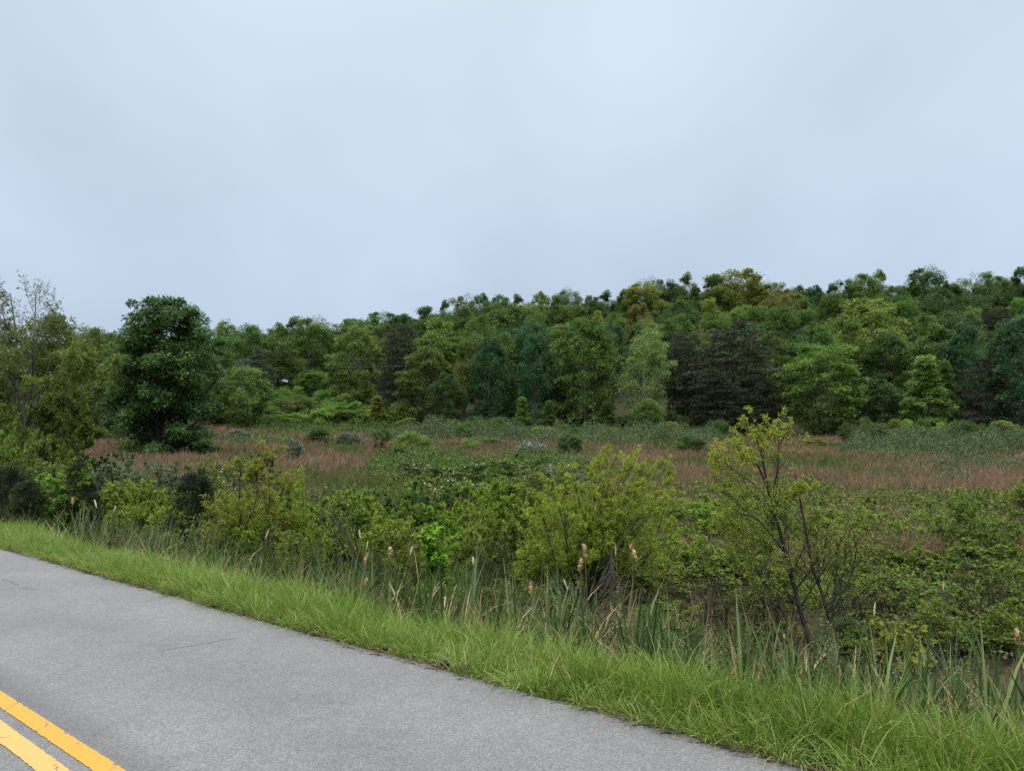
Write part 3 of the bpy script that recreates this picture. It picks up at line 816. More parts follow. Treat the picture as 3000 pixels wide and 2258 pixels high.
def finish_scrub(rng, pts, rad, levels, nleaf, leaf, aspect, bark, droop, up, leaf_levels, f0, tvar=0.2, white=0, minz=None):
    lv = grow(rng, pts, rad, levels)
    t = Geo()
    for i, (p_, r_) in enumerate(lv): tube_geo(t, p_, r_, 6 if i == 0 else (4 if i == 1 else 3))
    d = {'branches': t.mesh('branches', bark, True)}
    if nleaf:
        g = Geo()
        src = lv[-leaf_levels:]
        for i, (p_, r_) in enumerate(src):
            m_ = nleaf if i == len(src) - 1 else nleaf // 3
            A, T, br = along(rng, p_, m_, f0)
            bt = rng.random(len(p_))[br]
            tint = np.clip(0.5 + (bt - 0.5) * tvar * 1.6 + rng.normal(size=m_) * tvar * 0.8, 0, 1)
            o = T * 0.8 + rng.normal(size=A.shape) * 0.65; o[:, 2] += droop
            L = leaf * rng.uniform(0.55, 1.35, m_)
            leaf_geo(g, A + rng.normal(size=A.shape) * leaf * 0.15, o, L, L * aspect, rng, up=up, tint=tint)
        d['foliage'] = g.mesh('foliage', LEAF)
    if white:
        b = Geo()
        A, T, br = along(rng, lv[-1][0], white, 0.3)
        A = A[A[:, 2] > np.quantile(A[:, 2], 0.45)]
        leaf_geo(b, A, rng.normal(size=A.shape), leaf * 0.8, leaf * 0.75, rng, up=1.2)
        d['blossoms'] = b.mesh('blossoms', BLOSSOM)
    return d

TONE = {'birch': (0.19, 0.275, 0.075), 'bright': (0.17, 0.225, 0.046), 'mid': (0.092, 0.160, 0.032), 'deep': (0.060, 0.112, 0.029), 'teal': (0.046, 0.104, 0.040), 'olive': (0.105, 0.150, 0.032),
        'light': (0.135, 0.215, 0.043), 'yellow': (0.17, 0.20, 0.034), 'rust': (0.14, 0.135, 0.034), 'pine': (0.048, 0.054, 0.031),
        'pale': (0.13, 0.19, 0.07), 'grey': (0.078, 0.092, 0.056), 'sage': (0.12, 0.145, 0.095), 'bare': (0.07, 0.055, 0.05)}
WORD = {'birch': 'pale green', 'bright': 'light green', 'mid': 'mid-green', 'deep': 'dark green', 'teal': 'bluish dark green', 'olive': 'olive green', 'light': 'light green', 'yellow': 'yellow-green',
        'rust': 'rusty olive', 'pine': 'dull grey-green', 'pale': 'pale green', 'grey': 'greyish green', 'sage': 'greyish green', 'bare': 'grey-brown bare'}
BT = {
 'a': broad(1, 'round', W=9.5, cb=0.22, n=120, size=1.25),
 'b': broad(2, 'oval', W=8.0, cb=0.22, n=110, lump=0.45),
 'c': broad(3, 'dome', W=9.0, cb=0.12, n=130, lump=0.5, size=1.3),
 'd': broad(4, 'cone', W=7.0, cb=0.10, n=110, size=0.9, lump=0.3),
 'e': broad(5, 'round', W=8.5, cb=0.30, n=75, size=1.25, lump=0.55, nl=40),
 'f': broad(6, 'dome', W=10.0, cb=0.04, n=200, size=1.05, lump=0.4, per=150),
 'g': broad(7, 'oval', W=6.5, cb=0.28, n=70, size=1.0, lump=0.55),
 'h': broad(8, 'fan', W=9.0, cb=0.02, n=160, size=0.95, lump=0.45, per=160),
 'w': broad(9, 'oval', W=8.5, cb=0.16, n=190, per=110, leaf=0.22, size=1.0, lump=0.45, r0=0.17, bark=BARK_PALE, nl=60, inner=0.2),
 'p': pine(21, W=9.5), 'q': pine(22, W=8.0, cb=0.05, shape='cone'), 'r': pine(23, H=14, W=10, cb=0.05),
}
BTW = {'a': 9.5, 'b': 8.0, 'c': 9.0, 'd': 7.0, 'e': 8.5, 'f': 10.0, 'g': 6.5, 'h': 9.0, 'w': 8.5, 'p': 9.5, 'q': 8.0, 'r': 10.0}
prng = np.random.default_rng(77)
USED = {}
def hill_tree(kind, px, top, wpx, Y, tone, label, group=None, base_px=None, cat='tree', name=None):
    if base_px: Y = ghit(px, base_px)
    a = at(px, top, Y)
    g0 = gz1(a[0], Y)
    h = a[2] - g0
    w = wpx / F_PX * Y
    jit = prng.uniform(0.88, 1.12)
    c = tuple(v * jit * prng.uniform(0.95, 1.05) for v in TONE[tone])
    nm = name or ('pine_tree' if kind in 'pqr' else 'broadleaf_tree')
    sx = w / BTW[kind] * 1.02
    e = plant(nm, (a[0], Y, g0 - 0.1), BT[kind], c, label, cat, group, prng.uniform(0, 6.28), (sx, sx, h / 14.0 / 1.0))
    USED[label] = (px, top, wpx, Y, h)
    return e

# ================================================================== TREES OF THE WOODED HILL
G_SKY = 'trees along the skyline of the wooded hill'
G_MID = 'trees on the slope of the wooded hill'
G_EDGE = 'trees along the foot of the wood'
SKYLINE = [  # kind, px, top, width px, depth, tone, label
 ('a', 45, 968, 90, 150, 'olive', 'olive round tree behind the bare forked tree at the left edge of the photo'),
 ('b', 172, 930, 95, 120, 'olive', 'taller olive-brown crown rising between the bare forked tree and the big dark tree'),
 ('a', 262, 970, 95, 140, 'olive', 'low olive crown on the skyline just left of the big dark tree'),
 ('c', 320, 982, 80, 200, 'deep', 'dark green crown touching the skyline at the left shoulder of the big dark tree'),
 ('e', 664, 947, 62, 215, 'yellow', 'yellow-green crown on the skyline touching the right side of the big dark tree'),
 ('a', 728, 974, 95, 214, 'deep', 'wide dark crown on the low skyline second right of the big dark tree'),
 ('c', 806, 968, 80, 216, 'deep', 'dark skyline crown left of the thin pale see-through tree'),
 ('g', 868, 934, 92, 210, 'pale', 'thin pale see-through crown with its trunk showing, above the low skyline'),
 ('b', 928, 966, 64, 213, 'olive', 'narrow olive skyline crown right of the thin pale see-through tree'),
 ('e', 972, 982, 50, 220, 'deep', 'small dark crown at the lowest notch of the skyline'),
 ('c', 1030, 936, 100, 216, 'mid', 'mid-green crown where the skyline begins to climb'),
 ('a', 1118, 924, 90, 220, 'mid', 'mid-green crown, second where the skyline begins to climb'),
 ('c', 1187, 925, 80, 222, 'deep', 'dark rounded skyline crown left of two near-black crowns'),
 ('b', 1252, 903, 75, 218, 'deep', 'near-black skyline crown, left one of a pair'),
 ('g', 1304, 885, 48, 219, 'deep', 'slim near-black skyline crown, right one of a pair'),
 ('e', 1357, 873, 62, 222, 'olive', 'olive skyline crown right of the slim near-black crown'),
 ('b', 1413, 866, 66, 224, 'mid', 'mid-green skyline crown pointed at its top, left of a flat-topped one'),
 ('c', 1470, 871, 84, 222, 'mid', 'flat-topped mid-green skyline crown at the middle of the photo'),
 ('g', 1510, 868, 56, 226, 'deep', 'dark slim skyline crown right of the flat-topped one'),
 ('b', 1584, 861, 62, 222, 'light', 'light green skyline crown standing up like a thumb'),
 ('e', 1620, 870, 48, 226, 'mid', 'small mid-green skyline crown beside the thumb-like light one'),
 ('a', 1669, 861, 74, 224, 'pale', 'pale rounded crown alone above its neighbours on the skyline'),
 ('c', 1735, 871, 68, 224, 'deep', 'dark skyline crown just right of the pale rounded one'),
 ('g', 1783, 857, 64, 226, 'deep', 'dark ragged skyline crown with gaps, over the large trees of the middle'),
 ('b', 1832, 852, 66, 222, 'mid', 'mid-green skyline crown between a ragged dark and a yellowish one'),
 ('a', 1888, 840, 92, 220, 'yellow', 'wide yellowish skyline crown above the pale tree with white trunks'),
 ('e', 1926, 820, 72, 226, 'deep', 'dark skyline crown peaking above the wide yellowish one'),
 ('c', 1972, 833, 70, 228, 'deep', 'low dark skyline crown between two higher ones near the hilltop'),
 ('g', 2019, 805, 62, 224, 'mid', 'split narrow crown with two tips on the skyline'),
 ('b', 2092, 810, 84, 222, 'mid', 'mid-green skyline crown left of the broad yellow-green hilltop crown'),
 ('a', 2163, 803, 138, 220, 'yellow', 'broad yellow-green crown at the hilltop skyline'),
 ('g', 2218, 812, 46, 226, 'mid', 'small mid-green crown behind the right side of the broad yellow-green one'),
 ('e', 2262, 830, 56, 226, 'deep', 'small dark skyline crown left of the dip above the dark pines'),
 ('a', 2304, 858, 70, 218, 'rust', 'rusty crown in the skyline dip above the dark pines'),
 ('c', 2343, 842, 54, 224, 'deep', 'dark skyline crown right of the skyline dip'),
 ('b', 2388, 842, 70, 222, 'deep', 'dark rounded skyline crown, second right of the skyline dip'),
 ('g', 2438, 836, 58, 224, 'deep', 'dark slim skyline crown left of a bushy mid-green one'),
 ('e', 2478, 825, 66, 222, 'mid', 'bushy mid-green skyline crown with gaps left of the tall pale-tipped pair'),
 ('c', 2528, 806, 78, 220, 'mid', 'tall mid-green crown, dark half of the pale-tipped pair on the skyline'),
 ('g', 2572, 796, 62, 224, 'pale', 'pale wispy tip of the highest pair on the skyline'),
 ('c', 2650, 850, 70, 224, 'deep', 'low dark crown in the skyline notch left of the big lone crown'),
 ('a', 2707, 800, 94, 220, 'deep', 'big lone dark crown standing clear on the right skyline'),
 ('b', 2778, 838, 70, 224, 'deep', 'dark skyline crown right of the big lone one'),
 ('e', 2864, 805, 84, 222, 'pale', 'pale brownish-green wispy crown on the right skyline'),
 ('c', 2925, 812, 62, 224, 'mid', 'mid-green skyline crown right of the wispy brownish one'),
 ('b', 2990, 788, 66, 216, 'deep', 'dark high crown cut by the right edge of the photo on the skyline'),
]
for r_ in SKYLINE: hill_tree(r_[0], r_[1], r_[2], r_[3] * (1.05 if r_[0] == 'g' else 1.28), *r_[4:], group=G_SKY)
MIDDLE = [
 ('b', 758, 1022, 90, 158, 'grey', 'greyish green oval crown half way down the slope right of the big dark tree'),
 ('a', 700, 1005, 100, 185, 'deep', 'dark crown below the low skyline beside the big dark tree'),
 ('c', 850, 1030, 96, 165, 'olive', 'olive domed crown below the thin pale see-through tree'),
 ('a', 915, 1015, 90, 180, 'mid', 'mid-green crown below the narrow olive skyline tree'),
 ('e', 1000, 1003, 98, 172, 'mid', 'mid-green layered crown under the lowest notch of the skyline'),
 ('c', 1090, 957, 104, 186, 'mid', 'mid-green crown half way up where the skyline begins to climb'),
 ('e', 1062, 1062, 90, 155, 'bare', 'grey-brown leafless-looking crown in the shade of the left slope'),
 ('a', 1185, 964, 92, 188, 'olive', 'olive rounded crown below the near-black skyline pair'),
 ('b', 1258, 978, 86, 170, 'light', 'light green pointed crown above the big olive dome'),
 ('c', 1362, 908, 108, 196, 'mid', 'tall mid-green crown just under the skyline right of the near-black pair'),
 ('f', 1458, 918, 110, 196, 'mid', 'mid-green wide crown under the flat-topped skyline one'),
 ('b', 1508, 995, 62, 160, 'pale', 'pale olive narrow crown between the two bluish dark domes'),
 ('a', 1562, 922, 96, 198, 'mid', 'mid-green crown below the thumb-like light skyline crown'),
 ('c', 1640, 896, 110, 200, 'deep', 'deep green wide crown below the pale rounded skyline crown'),
 ('d', 1752, 925, 70, 180, 'yellow', 'yellow-green pointed crown over the large mid-dark tree of the middle'),
 ('b', 1878, 896, 98, 178, 'rust', 'rusty autumn-toned crown directly above the pale tree with white trunks'),
 ('a', 1800, 930, 80, 186, 'mid', 'mid-green crown left of the rusty autumn-toned one'),
 ('c', 1998, 888, 116, 190, 'deep', 'deep green broad crown right of the rusty autumn-toned one'),
 ('b', 2084, 880, 82, 180, 'yellow', 'yellow-green upright crown above the big dark pine'),
 ('c', 2215, 900, 120, 190, 'mid', 'mid-green broad crown below the broad yellow-green hilltop crown'),
 ('a', 2282, 872, 96, 196, 'rust', 'rusty-yellow crown sloping down from the skyline dip'),
 ('e', 2355, 915, 90, 190, 'deep', 'deep green crown left of the great light green tree'),
 ('p', 2372, 962, 120, 160, 'pine', 'dull pine crown wedged between the big dark pine and the great light green tree'),
 ('c', 2462, 878, 104, 200, 'mid', 'mid-green crown just above the great light green tree'),
 ('f', 2540, 893, 236, 150, 'bright', 'great light green tree with a double-rounded top on the right slope'),
 ('a', 2646, 880, 100, 180, 'mid', 'mid-green crown to the right of the great light green tree'),
 ('e', 2745, 928, 100, 172, 'light', 'light green crown with yellowish tip on the right slope'),
 ('b', 2845, 905, 84, 180, 'light', 'light rounded crown below the wispy brownish skyline tree'),
 ('f', 2832, 976, 146, 150, 'mid', 'mid-green layered dome on the right slope above the grey pine'),
 ('p', 2926, 905, 110, 168, 'pine', 'dull grey-brown pine crown near the right edge, high on the slope'),
 ('b', 2978, 878, 70, 184, 'light', 'light green crown high at the right edge of the photo'),
 ('c', 2690, 985, 110, 155, 'deep', 'shaded crown between the great light green tree and the layered dome'),
 ('a', 2720, 870, 92, 200, 'deep', 'deep green crown beneath the big lone skyline crown'),
 ('f', 90, 1010, 130, 80, 'olive', 'olive tree filling the view behind the bare forked tree'),
 ('f', 230, 1010, 120, 84, 'olive', 'yellowish olive tree between the bare forked tree and the big dark tree'),
 ('f', -40, 985, 130, 76, 'olive', 'olive tree cut by the left edge of the photo behind the bare forked tree'),
 ('c', 560, 1000, 130, 150, 'deep', 'dark crown half hidden behind the right shoulder of the big dark tree'),
 ('f', 612, 1050, 110, 112, 'mid', 'mid-green tree half hidden behind the right side of the big dark tree'),
 ('a', 400, 1010, 130, 150, 'deep', 'dark crown half hidden behind the left side of the big dark tree'),
 ('f', 340, 1060, 120, 116, 'olive', 'olive tree behind the left side of the big dark tree'),
 ('p', 190, 1150, 150, 92, 'pine', 'near-black conifer low behind the bare forked tree'),
 ('h', 310, 1120, 110, 82, 'olive', 'olive bushy tree tucked against the left side of the big dark tree'),
]
for r_ in MIDDLE: hill_tree(*r_, group=G_MID)
EDGE = [
 ('f', 1240, 1028, 160, 128, 'olive', 'big olive dome-shaped tree at the left end of the dense wood edge'),
 ('b', 1362, 1000, 78, 126, 'olive', 'narrow brownish olive tree between the olive dome and the bluish dark dome'),
 ('c', 1310, 1095, 90, 122, 'deep', 'dark lower tree in front of the narrow brownish olive one'),
 ('f', 1437, 1002, 118, 124, 'teal', 'bluish dark dome-shaped tree, left one of two at the wood edge'),
 ('f', 1567, 994, 122, 123, 'teal', 'bluish dark dome-shaped tree, right one of two at the wood edge'),
 ('f', 1716, 950, 196, 122, 'mid', 'large mid-dark green tree at the centre of the wood edge'),
 ('w', 1886, 974, 150, 121, 'birch', 'tall pale green tree with white trunks at the wood edge'),
 ('p', 2000, 975, 110, 128, 'pine', 'dark pine just right of the pale tree with white trunks'),
 ('r', 2150, 945, 270, 124, 'pine', 'big dark layered pine in the middle of the right wood edge'),
 ('r', 2094, 1078, 150, 118, 'pine', 'lower dark pine in front of the left half of the big layered pine'),
 ('q', 2250, 1108, 110, 117, 'pine', 'small brownish pine at the left foot of the bushy round green tree'),
 ('h', 2412, 1018, 236, 114, 'light', 'bushy round mid-green tree at the wood edge above the yellow-topped sapling'),
 ('c', 2560, 1110, 140, 120, 'deep', 'dark shaded tree right of the bushy round green tree'),
 ('d', 2712, 1055, 150, 113, 'light', 'light green cone-shaped tree on the right of the wood edge'),
 ('d', 2770, 1070, 90, 116, 'mid', 'mid-green pointed tree right behind the light cone-shaped one'),
 ('r', 2880, 1056, 150, 114, 'pine', 'greyish pine with a yellowish top beside the right-edge tree'),
 ('f', 2992, 950, 190, 110, 'teal', 'tall bluish green tree cut by the right edge of the photo'),
 ('e', 1640, 1090, 90, 124, 'teal', 'bluish shaded tree between the right dark dome and the large central tree'),
 ('q', 1500, 1090, 80, 126, 'deep', 'dark narrow conifer between the two bluish dark domes'),
 ('h', 726, 1082, 140, 112, 'light', 'light green bushy tree on the scrub slope right of the big dark tree'),
 ('b', 1012, 1112, 90, 150, 'deep', 'dark rounded small tree at the top of the scrub slope'),
 ('d', 1106, 1164, 62, 122, 'yellow', 'bright yellow-green sapling on the scrub slope left of the olive dome'),
 ('c', 800, 1150, 90, 140, 'mid', 'mid-green tree at the top of the scrub slope behind the light bushy one'),
 ('a', 920, 1090, 100, 156, 'mid', 'mid-green tree above the middle of the scrub slope'),
 ('c', 660, 1130, 90, 126, 'mid', 'mid-green tree peeping out right behind the big dark tree'),
 ('d', 1531, 1168, 58, 117, 'light', 'pale green sapling in front of the dark gap between the two bluish domes'),
 ('d', 1608, 1178, 60, 116, 'mid', 'mid-green sapling at the foot of the right bluish dome'),
 ('d', 1778, 1180, 76, 117, 'mid', 'leafy mid-green sapling below the large central tree'),
 ('c', 1895, 1168, 70, 115, 'light', 'light green leafy sapling hiding the foot of the white-trunked tree'),
 ('h', 1835, 1215, 62, 114, 'deep', 'dark shrub at the forest foot left of the leafy light sapling'),
]
for r_ in EDGE: hill_tree(*r_, group=G_EDGE)
# more crowns between these, each named by the marked tree it stands next to
REFS = [(870, 'the thin pale see-through tree'), (1060, 'the grey-brown leafless crown'), (1240, 'the big olive dome'), (1437, 'the left bluish dark dome'), (1567, 'the right bluish dark dome'),
        (1716, 'the large central tree'), (1886, 'the pale white-trunked tree'), (2150, 'the big dark layered pine'), (2412, 'the bushy round green tree'),
        (2540, 'the great light green tree'), (2712, 'the light cone-shaped tree'), (2880, 'the greyish pine'), (726, 'the light green bushy tree'), (475, 'the big dark tree')]
frng = np.random.default_rng(5)
spots = []
for Y, step in ((138, 104), (168, 96), (200, 86)):
    x = 640.0 if Y < 150 else 310.0
    while x < 3060:
        spots.append((x + frng.uniform(-25, 25), Y + frng.uniform(-5, 5)))
        x += step * frng.uniform(0.85, 1.2)
SKYFILL = []
x = 300.0
while x < 3080:
    SKYFILL.append((x + frng.uniform(-14, 14), frng.uniform(231, 240), float(np.interp(x, SKY_PX, SKY_PY)) + frng.uniform(14, 36)))
    x += 58 * frng.uniform(0.85, 1.15)
seen = {}
for px, Y, top in SKYFILL:
    ref = min(REFS, key=lambda q: abs(q[0] - px))
    tone = ['mid', 'deep', 'deep', 'olive', 'mid'][frng.integers(0, 5)]
    kind = 'abc'[frng.integers(0, 3)]
    side = 'left of' if px - ref[0] < -28 else ('right of' if px - ref[0] > 28 else 'above')
    seen.setdefault(f"{WORD[tone]} rearmost ridge crown {side} {ref[1]}", []).append((kind, px, top, frng.uniform(95, 130), Y, tone))
for px, Y in spots:
    X = (px - 1500) / F_PX * Y
    if px < 1130 and Y < 142: continue
    g0 = gz1(X, Y)
    h = frng.uniform(13.5, 17.5)
    top = 1285 - (g0 + h - CAM_H) / Y * F_PX
    ref = min(REFS, key=lambda q: abs(q[0] - px))
    dx = px - ref[0]
    tone = ['mid', 'deep', 'mid', 'olive', 'deep', 'teal', 'mid', 'light', 'olive', 'mid', 'pine'][frng.integers(0, 11)]
    kind = 'p' if tone == 'pine' else 'abcefg'[frng.integers(0, 6)]
    side = 'left of' if dx < -28 else ('right of' if dx > 28 else 'above')
    row = 'low' if Y < 150 else ('mid-slope' if Y < 182 else 'high')
    size = 'rounder' if kind in 'aef' else 'narrower'
    lab = f"{size} {WORD[tone]} {row} crown {side} {ref[1]}".replace('bluish dark green', 'bluish', 1)
    w = {'a': 9.2, 'b': 7.8, 'c': 8.6, 'e': 8.0, 'f': 9.0, 'g': 6.5, 'p': 8.0}[kind] * frng.uniform(0.9, 1.15)
    seen.setdefault(lab, []).append((kind, px, top, w / Y * F_PX, Y, tone))
for lab, rows in seen.items():
    rows.sort(key=lambda q: q[1])
    for i, r_ in enumerate(rows):
        l2 = lab if len(rows) == 1 else lab.replace(' crown', (' leftmost', ' second', ' third', ' fourth', ' fifth', ' sixth')[i] + ' crown', 1)
        hill_tree(*r_, l2, group='crowns filling the wooded hillside')

# ================================================================== THE TWO TREES OF THE LEFT
# big dark tree
rng = np.random.default_rng(300)
Yb = 57.0
base = at(468, 1350, Yb); gb = gz1(base[0], Yb)
Hb = at(475, 866, Yb)[2] - gb
Wb = 322 / F_PX * Yb
hs_ = np.array([0, 0.06, 0.2, 0.33, 0.45, 0.58, 0.72, 0.85, 0.93, 1.0])
ws_ = np.array([0.88, 0.92, 0.86, 0.88, 1.0, 1.0, 0.90, 0.72, 0.52, 0.24])
C = []
for i in range(150):                                   # boughs: sprays strung from the trunk out to a ragged, drooping tip
    h_ = rng.random() ** 1.15
    a_ = rng.random() * 6.283
    R_ = np.interp(h_, hs_, ws_) * Wb / 2 * rng.uniform(0.7, 1.14) * (0.8 + 0.4 * float(vnoise(np.array([a_ * 1.3]), np.array([h_ * 4.0]), 66)[0]))
    k_ = max(2, int(1 + 4.5 * R_ / (Wb / 2)))
    f_ = np.linspace(0.28, 1.0, k_) + rng.normal(size=k_) * 0.04
    z_ = Hb * (0.02 + 0.95 * h_) + 0.16 * np.sin(f_ * 2.4) * R_ - rng.uniform(-0.15, 0.42) * R_ * f_ ** 2 + rng.normal(size=k_) * 0.3
    aa = a_ + rng.normal(size=k_) * 0.10
    C.append(np.stack([np.cos(aa) * R_ * f_, np.sin(aa) * R_ * f_, z_], 1))
C = np.concatenate(C)
C[:, 2] = np.clip(C[:, 2], 0.35, Hb * 0.965)
hollow = (np.abs(C[:, 0]) < 0.14 * Wb) & (C[:, 1] < -0.1) & (C[:, 2] < Hb * 0.27) & (C[:, 2] > Hb * 0.06)
C = C[~hollow]
g = Geo(); spray_leaves(g, rng, C, 135, 0.66, 0.8, 0.20, 0.6, up=0.6, droop=-0.6, tvar=0.22)
t = Geo(); limbs(t, rng, C, Hb, 0.12, 0.30, 90)
for k_ in range(3):
    a_ = k_ * 2.1 + 0.4
    P_ = polyline([(0, 0, 0.3), (math.cos(a_) * 0.5, math.sin(a_) * 0.4, Hb * 0.2), (math.cos(a_) * 1.3, math.sin(a_) * 1.2, Hb * 0.5), (math.cos(a_) * 1.9, math.sin(a_) * 1.7, Hb * 0.78)], 9)
    tube_geo(t, P_[None], (0.2 * np.linspace(1, 0.2, 9))[None], 6)
plant('broadleaf_tree', (base[0], Yb, gb - 0.05), {'trunk': t.mesh('trunk', BARK_DARK, True), 'crown': g.mesh('crown', LEAF)}, (0.060, 0.122, 0.031),
      'big dark green tree with drooping leaves standing alone in the russet meadow', 'tree')

# bare forked tree
def px_path(rows, Y, rng, m=12, wob=0.5):
    """stem drawn through pixels; every stem gets its own wandering depth"""
    dy = np.cumsum(rng.normal(size=len(rows)) * wob); dy -= dy[0]
    return polyline([at(x, y, Y + d) for (x, y), d in zip(rows, dy)], m)
rng = np.random.default_rng(310)
Yt = 30.0
gT = gz1(*at(60, 1420, Yt)[:2])
stems = [
 [(48, 1440), (58, 1362), (72, 1285), (82, 1215), (62, 1160), (50, 1120), (38, 1085), (46, 1025), (56, 974), (40, 900), (31, 828)],
 [(80, 1225), (88, 1150), (100, 1090), (97, 1040), (97, 995), (104, 920), (106, 815)],
 [(82, 1215), (112, 1153), (132, 1120), (153, 1097), (178, 1080), (204, 1066), (248, 1056), (285, 1040)],
 [(60, 1160), (20, 1085), (-30, 1040), (-80, 1000)],
 [(82, 1250), (150, 1205), (214, 1172), (235, 1150)],
 [(97, 995), (125, 955), (150, 915), (178, 858)],
 [(56, 974), (20, 930), (5, 870), (-6, 830)],
 [(110, 1153), (142, 1060), (160, 1000), (195, 918)],
 [(70, 1290), (40, 1230), (5, 1190), (-60, 1150)],
 [(75, 1300), (130, 1290), (190, 1275), (280, 1268)],
]
rads = [0.105, 0.065, 0.055, 0.05, 0.035, 0.03, 0.035, 0.03, 0.04, 0.025]
P = np.stack([px_path(s_, Yt, rng, 12, 0.0 if i == 0 else 0.55) for i, s_ in enumerate(stems)])
o3 = np.array([P[0, 0, 0], Yt, gT])
P = (P - o3) * np.array([1, 1, 0.95])
P[0, 0, 2] = -0.15
rad = np.stack([r_ * np.linspace(1, 0.16, 12) for r_ in rads])
LV = [dict(k=18, f0=0.12, ratio=0.36, ang=48, seg=4, wob=0.16, trop=0.08, rr=0.5, rmin=0.008, taperf=0.6),
      dict(k=8, f0=0.12, ratio=0.42, ang=45, seg=3, wob=0.16, trop=0.06, rr=0.6, rmin=0.0055),
      dict(k=5, f0=0.15, ratio=0.5, ang=42, seg=3, wob=0.14, trop=0.05, rr=0.6, rmin=0.0045)]
lv = grow(rng, P, rad, LV)
t = Geo()
for i, (p_, r_) in enumerate(lv): tube_geo(t, p_, r_, 6 if i == 0 else 3)
g = Geo()
for lev, cnt in ((2, 22000), (3, 85000)):
    A, T, br = along(rng, lv[lev][0], cnt, 0.1)
    hz_ = A[:, 2] / 8.4
    keep = rng.random(len(A)) < np.interp(hz_, [0.05, 0.42, 0.58, 0.72, 0.86], [1.0, 1.0, 0.6, 0.2, 0.04])
    A, T = A[keep], T[keep]
    o = T * 0.5 + rng.normal(size=A.shape) * 0.7; o[:, 2] -= 0.1
    leaf_geo(g, A + rng.normal(size=A.shape) * 0.06, o, 0.10 * rng.uniform(0.6, 1.3, len(A)), 0.058, rng, up=0.7)
plant('broadleaf_tree', (o3[0], Yt, gT), {'trunk': t.mesh('trunk', BARK_GREY, True), 'crown': g.mesh('crown', LEAF)}, (0.12, 0.165, 0.028),
      'half-bare forked tree with twiggy leafless top at the left edge of the photo', 'tree')

# two faint wires crossing in front of the wood
m, n, out = mat_new("weathered_wire")
p = N(n, 'ShaderNodeBsdfPrincipled', {'Base Color': (0.09, 0.10, 0.10, 1), 'Roughness': 0.7, 'Metallic': 0.0})
n.links.new(p.outputs[0], out.inputs[0])
for ya, yb, yc, lab in ((1048, 1054, 1047, 'upper overhead wire crossing in front of the wooded hill'), (1072, 1077, 1071, 'lower overhead wire crossing in front of the wooded hill')):
    a_, b_, c_ = at(480, ya, 100), at(880, yb, 108), at(1200, yc, 121)
    u = np.linspace(0, 1, 40)[:, None]
    q = a_ * (1 - u) ** 2 + 2 * u * (1 - u) * (2 * b_ - (a_ + c_) / 2) + c_ * u ** 2
    t = Geo(); tube_geo(t, q[None], np.full((1, 40), 0.012), 6)
    o = link_mesh('overhead_wire', t.mesh('overhead_wire', m, True))
    o['label'] = lab; o['category'] = 'wire'; o['group'] = 'overhead wires'

# ================================================================== SHRUBS OUT IN THE MEADOW
MB_ = {
 'round': bush(401, H=2.0, W=3.0, n=75, per=130, leaf=0.13, size=0.42),
 'tight': bush(402, H=2.0, W=2.4, n=70, per=120, leaf=0.12, size=0.34, shape='round', lump=0.25),
 'flower': bush(403, H=1.6, W=3.0, n=70, per=110, leaf=0.12, size=0.42, white=380),
 'loose': bush(404, H=2.0, W=2.2, n=48, per=90, leaf=0.13, size=0.36, shape='fan', lump=0.5),
 'spire': bush(405, H=2.4, W=1.6, n=60, per=110, leaf=0.11, size=0.28, shape='oval', lump=0.4),
}
MBS = {'round': (2.0, 3.0), 'tight': (2.0, 2.4), 'flower': (1.6, 3.0), 'loose': (2.0, 2.2), 'spire': (2.4, 1.6)}
g = Geo(); rng = np.random.default_rng(406)
C, hs = crown_sprays(rng, 'round', 3.0, 2.0, 0.28, 34, 0.3, 0.5)
spray_leaves(g, rng, C, 90, 0.32, 0.7, 0.12)
t = Geo(); limbs(t, rng, C, 3.0, 0.28, 0.07, 20)
MB_['treelet'] = {'trunk': t.mesh('trunk', BARK_DARK, True), 'crown': g.mesh('crown', LEAF)}; MBS['treelet'] = (3.0, 2.0)
